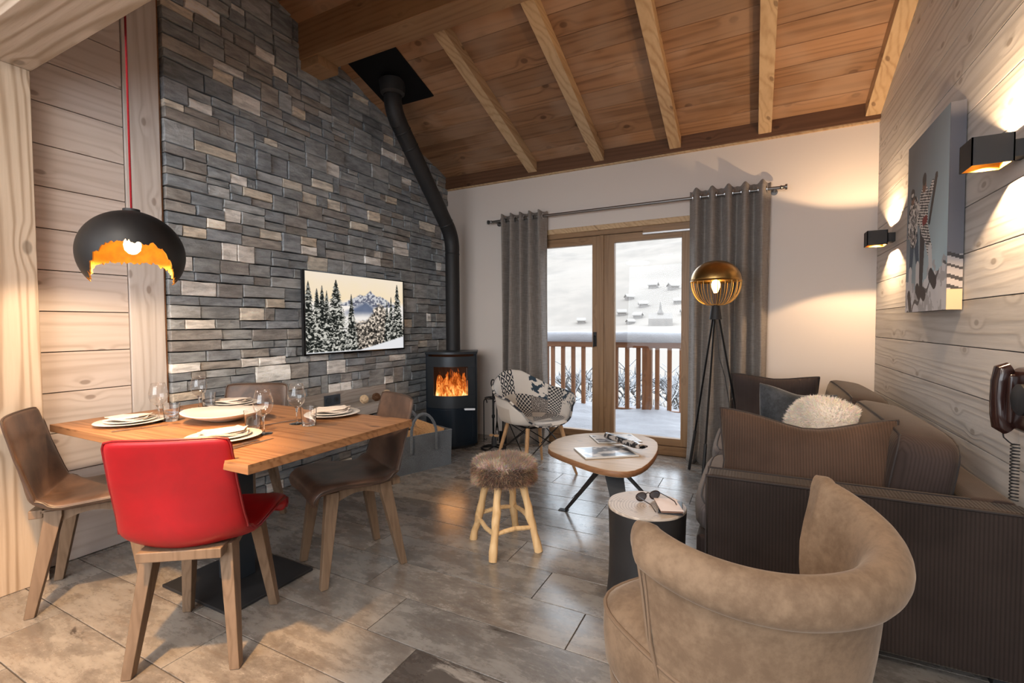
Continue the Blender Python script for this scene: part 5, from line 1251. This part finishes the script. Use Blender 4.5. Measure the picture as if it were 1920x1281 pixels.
def cushion(name, lo, hi, m, parent, bulge=(.02, .02, .03), r=.045, loc=(0, 0, 0), rot=None, pipe=None, n=10):
    """upholstered block: rounded superellipsoid box with slightly bulging faces and a piped seam top and bottom"""
    c = (Vector(lo)+Vector(hi))/2; h = (Vector(hi)-Vector(lo))/2; mb = MB(); vs = []
    def pt(d):   # d in [-1,1]^3 on cube surface
        e = 7.0; k = (abs(d[0])**e+abs(d[1])**e+abs(d[2])**e)**(1/e); q = Vector(d)/k
        b = Vector((bulge[0]*(1-q.y**2)*(1-q.z**2), bulge[1]*(1-q.x**2)*(1-q.z**2), bulge[2]*(1-q.x**2)*(1-q.y**2)))
        return Vector((q.x*(h.x+b.x), q.y*(h.y+b.y), q.z*(h.z+b.z)))+c
    for ax in range(3):
        for s in (-1, 1):
            g_ = []
            for i in range(n+1):
                for j in range(n+1):
                    d = [0, 0, 0]; d[ax] = s; d[(ax+1) % 3] = math.sin((2*i/n-1)*PI/2)*.999; d[(ax+2) % 3] = math.sin((2*j/n-1)*PI/2)*.999
                    g_.append(tuple(pt(d)))
            mb.add(g_, [(i*(n+1)+j, i*(n+1)+j+1, (i+1)*(n+1)+j+1, (i+1)*(n+1)+j) for i in range(n) for j in range(n)])
    me_ = obj(name, mb, m, parent, smooth=True, ang=180)
    bm = bmesh.new(); bm.from_mesh(me_.data); bmesh.ops.remove_doubles(bm, verts=bm.verts, dist=.002); bmesh.ops.recalc_face_normals(bm, faces=bm.faces); bm.to_mesh(me_.data); bm.free()
    if pipe:
        for s in pipe:   # seams at given (axis, sign)
            ax, sg_ = s; P_ = []
            for k in range(48):
                a = 2*PI*k/48; d = [0, 0, 0]; u_ = math.cos(a); v_ = math.sin(a); mx = max(abs(u_), abs(v_)); d[ax] = sg_*.93; d[(ax+1) % 3] = u_/mx; d[(ax+2) % 3] = v_/mx
                P_.append(tuple(pt(d)))
            obj('piping', MB().tube(P_, .0045, 6, ring=True), SOFAPIPE, me_, smooth=True)
    me_.location = loc
    if rot: me_.rotation_euler = rot
    return me_
cushion('seat_cushion', (-.235-.3, 2.15-3.15, .29), (.52-.3, 3.14-3.15, .425), CORDG, so, (.012, .0, .02), pipe=((2, 1), (2, -1)))
cushion('seat_cushion', (-.235-.3, 3.15-3.15, .29), (.52-.3, 4.14-3.15, .425), CORDG, so, (.012, .0, .02), pipe=((2, 1), (2, -1)))
for y0, y1 in ((2.17, 3.13), (3.15, 4.13)):
    c_ = cushion('back_cushion', (-.10, -(y1-y0)/2, -.19), (.10, (y1-y0)/2, .19), CORDY, so, (.025, .0, .014), pipe=((0, -1), (0, 1)))
    c_.location = (.545-.30, (y0+y1)/2-3.15, .605); c_.rotation_euler = (0, math.radians(9), 0)
# loose pillows
def pillow(name, lab, w_, h_, th_, m, loc, rot, pipe=None, crush=0., seed=0, group=None, rnd=False):
    t = thing(name, lab, 'pillow', loc, 0, group); t.rotation_euler = rot
    n = 18; mb = MB(); F, B = [], []
    for j in range(n+1):
        for i in range(n+1):
            u = math.sin((2*i/n-1)*PI/2); v = math.sin((2*j/n-1)*PI/2)
            pin = 1-.07*(1-abs(u))*abs(v)**2; pin2 = 1-.07*(1-abs(v))*abs(u)**2
            x = u*w_/2*pin2; z = v*h_/2*pin
            if rnd:
                k_ = max(abs(u), abs(v), 1e-6)/((abs(u)**2.3+abs(v)**2.3)**(1/2.3)+1e-9); x = u*w_/2*k_; z = v*h_/2*k_
            z -= crush*(math.exp(-((u-.1)/.62)**2)-.3)*max(0, v)**2
            d = th_/2*((1-u*u)*(1-v*v))**.42*(1+.10*mn.noise(Vector((u*2.2+seed, v*2.2, seed))))
            F.append((x, -d, z)); B.append((x, d, z))
    m_ = n+1; fs = []
    for j in range(n):
        for i in range(n):
            a = j*m_+i; fs.append((a, a+1, a+m_+1, a+m_)); q = len(F); fs.append((q+a, q+a+m_, q+a+m_+1, q+a+1))
    mb.add(F+B, fs); o = obj('cover', mb, m, t, smooth=True, ang=180)
    if pipe:
        P_ = [F[i] for i in range(n+1)]+[F[j*m_+n] for j in range(1, n+1)]+[F[n*m_+i] for i in range(n-1, -1, -1)]+[F[j*m_] for j in range(n-1, 0, -1)]
        obj('piping', MB().tube(P_, .0062, 6, ring=True), pipe, t, smooth=True)
    return t, F, B
CORDP = corduroy('brown_corduroy_pillow', (72, 56, 47), 'x', .010); CORDP2 = corduroy('grey_brown_corduroy_pillow', (66, 57, 55), 'x', .010)
pillow('pillow', 'wide brown corduroy pillow with dark piping leaning on the near sofa arm', .64, .43, .21, CORDP, (.185, 2.275, .600), (math.radians(-13), 0, math.radians(1.5)), SOFAPIPE, .055, 1)
pillow('pillow', 'brown-grey corduroy pillow leaning on the far sofa arm', .56, .42, .16, CORDP2, (.13, 3.98, .615), (math.radians(10), 0, math.radians(-4)), SOFAPIPE, .02, 4)
pillow('pillow', 'slate grey velvet pillow with pointed corners between the brown and the fur pillow', .42, .40, .16, TEAL, (.22, 3.30, .61), (math.radians(6), math.radians(4), math.radians(-22)), None, .03, 8)
fp, F_, B_ = pillow('fur_pillow', 'white fluffy fur pillow leaning against the sofa back', .40, .40, .20, plain('white_fur_base', (226, 216, 204), .95), (.335, 2.88, .615), (math.radians(4), math.radians(9), math.radians(-28)), None, 0, 12, None, True)
r = random.Random(8); pts = []
for q_ in (F_, B_):
    sgn = -1 if q_ is F_ else 1
    for i in range(9000):
        a = r.randrange(18); b = r.randrange(18); p0, p1, p2 = Vector(q_[b*19+a]), Vector(q_[b*19+a+1]), Vector(q_[(b+1)*19+a]); s_, t_ = r.random(), r.random()
        p = p0+(p1-p0)*s_+(p2-p0)*t_; nn = (p1-p0).cross(p2-p0)
        if nn.length < 1e-9: continue
        nn.normalize(); nn = nn*(1 if nn.y*sgn > 0 else -1); pts.append((p, (nn+Vector((p.x*2, 0, p.z*2))).normalized()))
def whitec(p, n_, r):
    a = lin(tuple(min(255, x*r.uniform(.93, 1.05)) for x in (236, 228, 216))); return a, a
fur('fur', pts, .022, .0022, whitec, FUR, fp, 3, .35)
# ---------------------------------------------------------------- velvet armchair, nearest the camera
AF = Vector((-.781, .625, 0)).normalized(); ac = Vector((-.011, 1.335, 0))
am = thing('velvet_armchair', 'taupe velvet tub armchair with rolled back and arms, nearest the camera', 'armchair', tuple(ac), face(AF.x, AF.y))
Rx, Ry = .290, .255; TIPY = .03; NP = 64
# arc-length style parameter along the U: straight arms then half ellipse
Upath = []
for i in range(9): Upath.append((-Rx, TIPY-(TIPY)*i/8, (-1, 0)))
for i in range(1, 48):
    a = PI+PI*i/48; Upath.append((Rx*math.cos(a), Ry*math.sin(a), (math.cos(a)/Rx, math.sin(a)/Ry)))
for i in range(9): Upath.append((Rx, TIPY*i/8, (1, 0)))
sec = [(-.060, .36), (-.056, .46), (-.050, .56), (-.042, .64), (-.028, .695), (-.004, .725), (.022, .733), (.044, .725), (.062, .704), (.069, .676), (.063, .648), (.045, .630), (.028, .628), (.020, .610), (.014, .56), (.008, .46), (-.014, .32), (-.036, .18), (-.056, .06), (-.11, .06)]
seccore = (.018, .668)
loops = []; NU = len(Upath)
for i, (x, y, nn) in enumerate(Upath):
    nl = Vector((nn[0], nn[1], 0)).normalized(); t_ = abs(2*i/(NU-1)-1); tip = smoothstep(.80, 1., t_); lp_ = []
    side = 1 if x > 0 else 0
    for (q, z) in sec:
        zz, qq = z, q
        if z > .60:
            k = 1-.52*tip; qq = seccore[0]+(q-seccore[0])*k; zz = seccore[1]+(z-seccore[1])*(1-.25*tip)
            zz += -.030+(.050+.02*side)*(.4*t_+.6*smoothstep(.2, 1., t_))
            qq += (.035 if side else 0)*smoothstep(.55, 1., t_)
        elif z > .45: zz = z+(-.030+(.050+.02*side)*(.4*t_+.6*smoothstep(.2, 1., t_)))*(z-.45)/.15
        yy = y
        if y > -.02: yy = y+tip*(.025*smoothstep(.5, .75, zz)-.10*smoothstep(.55, .05, zz))
        lp_.append((x+nl.x*qq, yy+nl.y*qq, zz))
    loops.append(lp_)
bk = obj('back_and_arms', MB().loft(loops), VELVET, am, smooth=True, sub=1, ang=180)
PIPE_V = plain('taupe_piping', (120, 98, 78), .8)
for L_i in (0, NU-1):
    P_ = [loops[L_i][k] for k in range(len(sec))]
    cc = Vector((0, .004, 0)); c2 = sum((Vector(p) for p in P_[3:14]), Vector((0, 0, 0)))/11
    P2 = [tuple(Vector(p)+cc) for p in P_[13:19]]
    obj('seam', MB().tube(P2, .005, 6), PIPE_V, bk, smooth=True)
# outer seam line set back from the arm front, as a welt following the arm profile
for idx in (3, NU-4):
    P_ = [tuple(Vector(loops[idx][k])+Vector((Upath[idx][2][0], 0, 0)).normalized()*.002) for k in range(12, 19)]
    obj('welt', MB().tube(P_, .004, 6), PIPE_V, bk, smooth=True)
# seat
sp_ = []
for i in range(64):
    a = 2*PI*i/64; c_, s_ = math.cos(a), math.sin(a); e_ = 4.2 if s_ > 0 else 2.6; k = (abs(c_)**e_+abs(s_)**e_)**(1/e_)
    sp_.append((c_/k*.285, s_/k*(.325 if s_ > 0 else .22)))
def ringz(f, z, dy=0): return [(x*f, y*f+dy, z) for x, y in sp_]
obj('seat_cushion', MB().loft([ringz(.965, .235), ringz(1.0, .26), ringz(1.015, .33), ringz(1.01, .385), ringz(.985, .408), ringz(.90, .425), ringz(.7, .438), ringz(.4, .445), ringz(.1, .447)]), VELVET, am, smooth=True, ang=180)
obj('seat_piping', MB().tube(ringz(1.0, .404), .006, 7, ring=True), PIPE_V, am, smooth=True)
obj('base', MB().loft([ringz(.90, .05), ringz(.95, .12), ringz(.97, .234)]), VELVET, am, smooth=True, ang=60)
for x, y in ((-.2, .24), (.2, .24), (-.17, -.16), (.17, -.16)): obj('foot', MB().tube([(x, y, 0), (x, y, .06)], [.016, .022], 12), BLACKM, am, smooth=True)
# ---------------------------------------------------------------- wall telephone
BAKE = plain('dark_brown_bakelite', (46, 28, 25), .16)
ph = thing('wall_telephone', 'dark brown glossy wall telephone with coiled cord above the sofa arm', 'telephone', (XR-.001, 2.085, .95))
obj('body', MB().loft([[(0, -.095, -.115), (0, .095, -.115), (0, .095, .105), (0, -.095, .105)], [(-.045, -.088, -.105), (-.045, .088, -.105), (-.04, .088, .10), (-.04, -.088, .10)], [(-.062, -.07, -.085), (-.062, .07, -.085), (-.055, .07, .085), (-.055, -.07, .085)]]), BAKE, ph, bevel=.012, seg=3)
obj('dial', MB().tube([(-.055, -.02, .005), (-.066, -.02, .005), (-.070, -.02, .005)], [.05, .05, .044], 28), BLACKM, ph, smooth=True, ang=40)
hp = [(-.056, .068, .100), (-.072, .068, .092), (-.080, .068, .055), (-.083, .068, 0), (-.080, .068, -.055), (-.073, .068, -.092), (-.056, .068, -.108)]
obj('handset', MB().tube(hp, [.020, .027, .024, .022, .024, .027, .020], 14), BAKE, ph, smooth=True)
obj('cradle', MB().box((-.072, .035, -.085), (-.03, .082, .082)), BAKE, ph, bevel=.012, seg=3)
P_ = [(-.070, .068, -.118), (-.066, .072, -.135), (-.050, .085, -.150), (-.040, .09, -.158)]
P_ += [(-.030+.011*math.cos(a), .092+.011*math.sin(a)+.0, -.16-.19*a/(2*PI*17)) for a in [2*PI*17*i/204 for i in range(205)]]
obj('coiled_cord', MB().tube(P_, .0022, 5), BLACKM, ph, smooth=True)
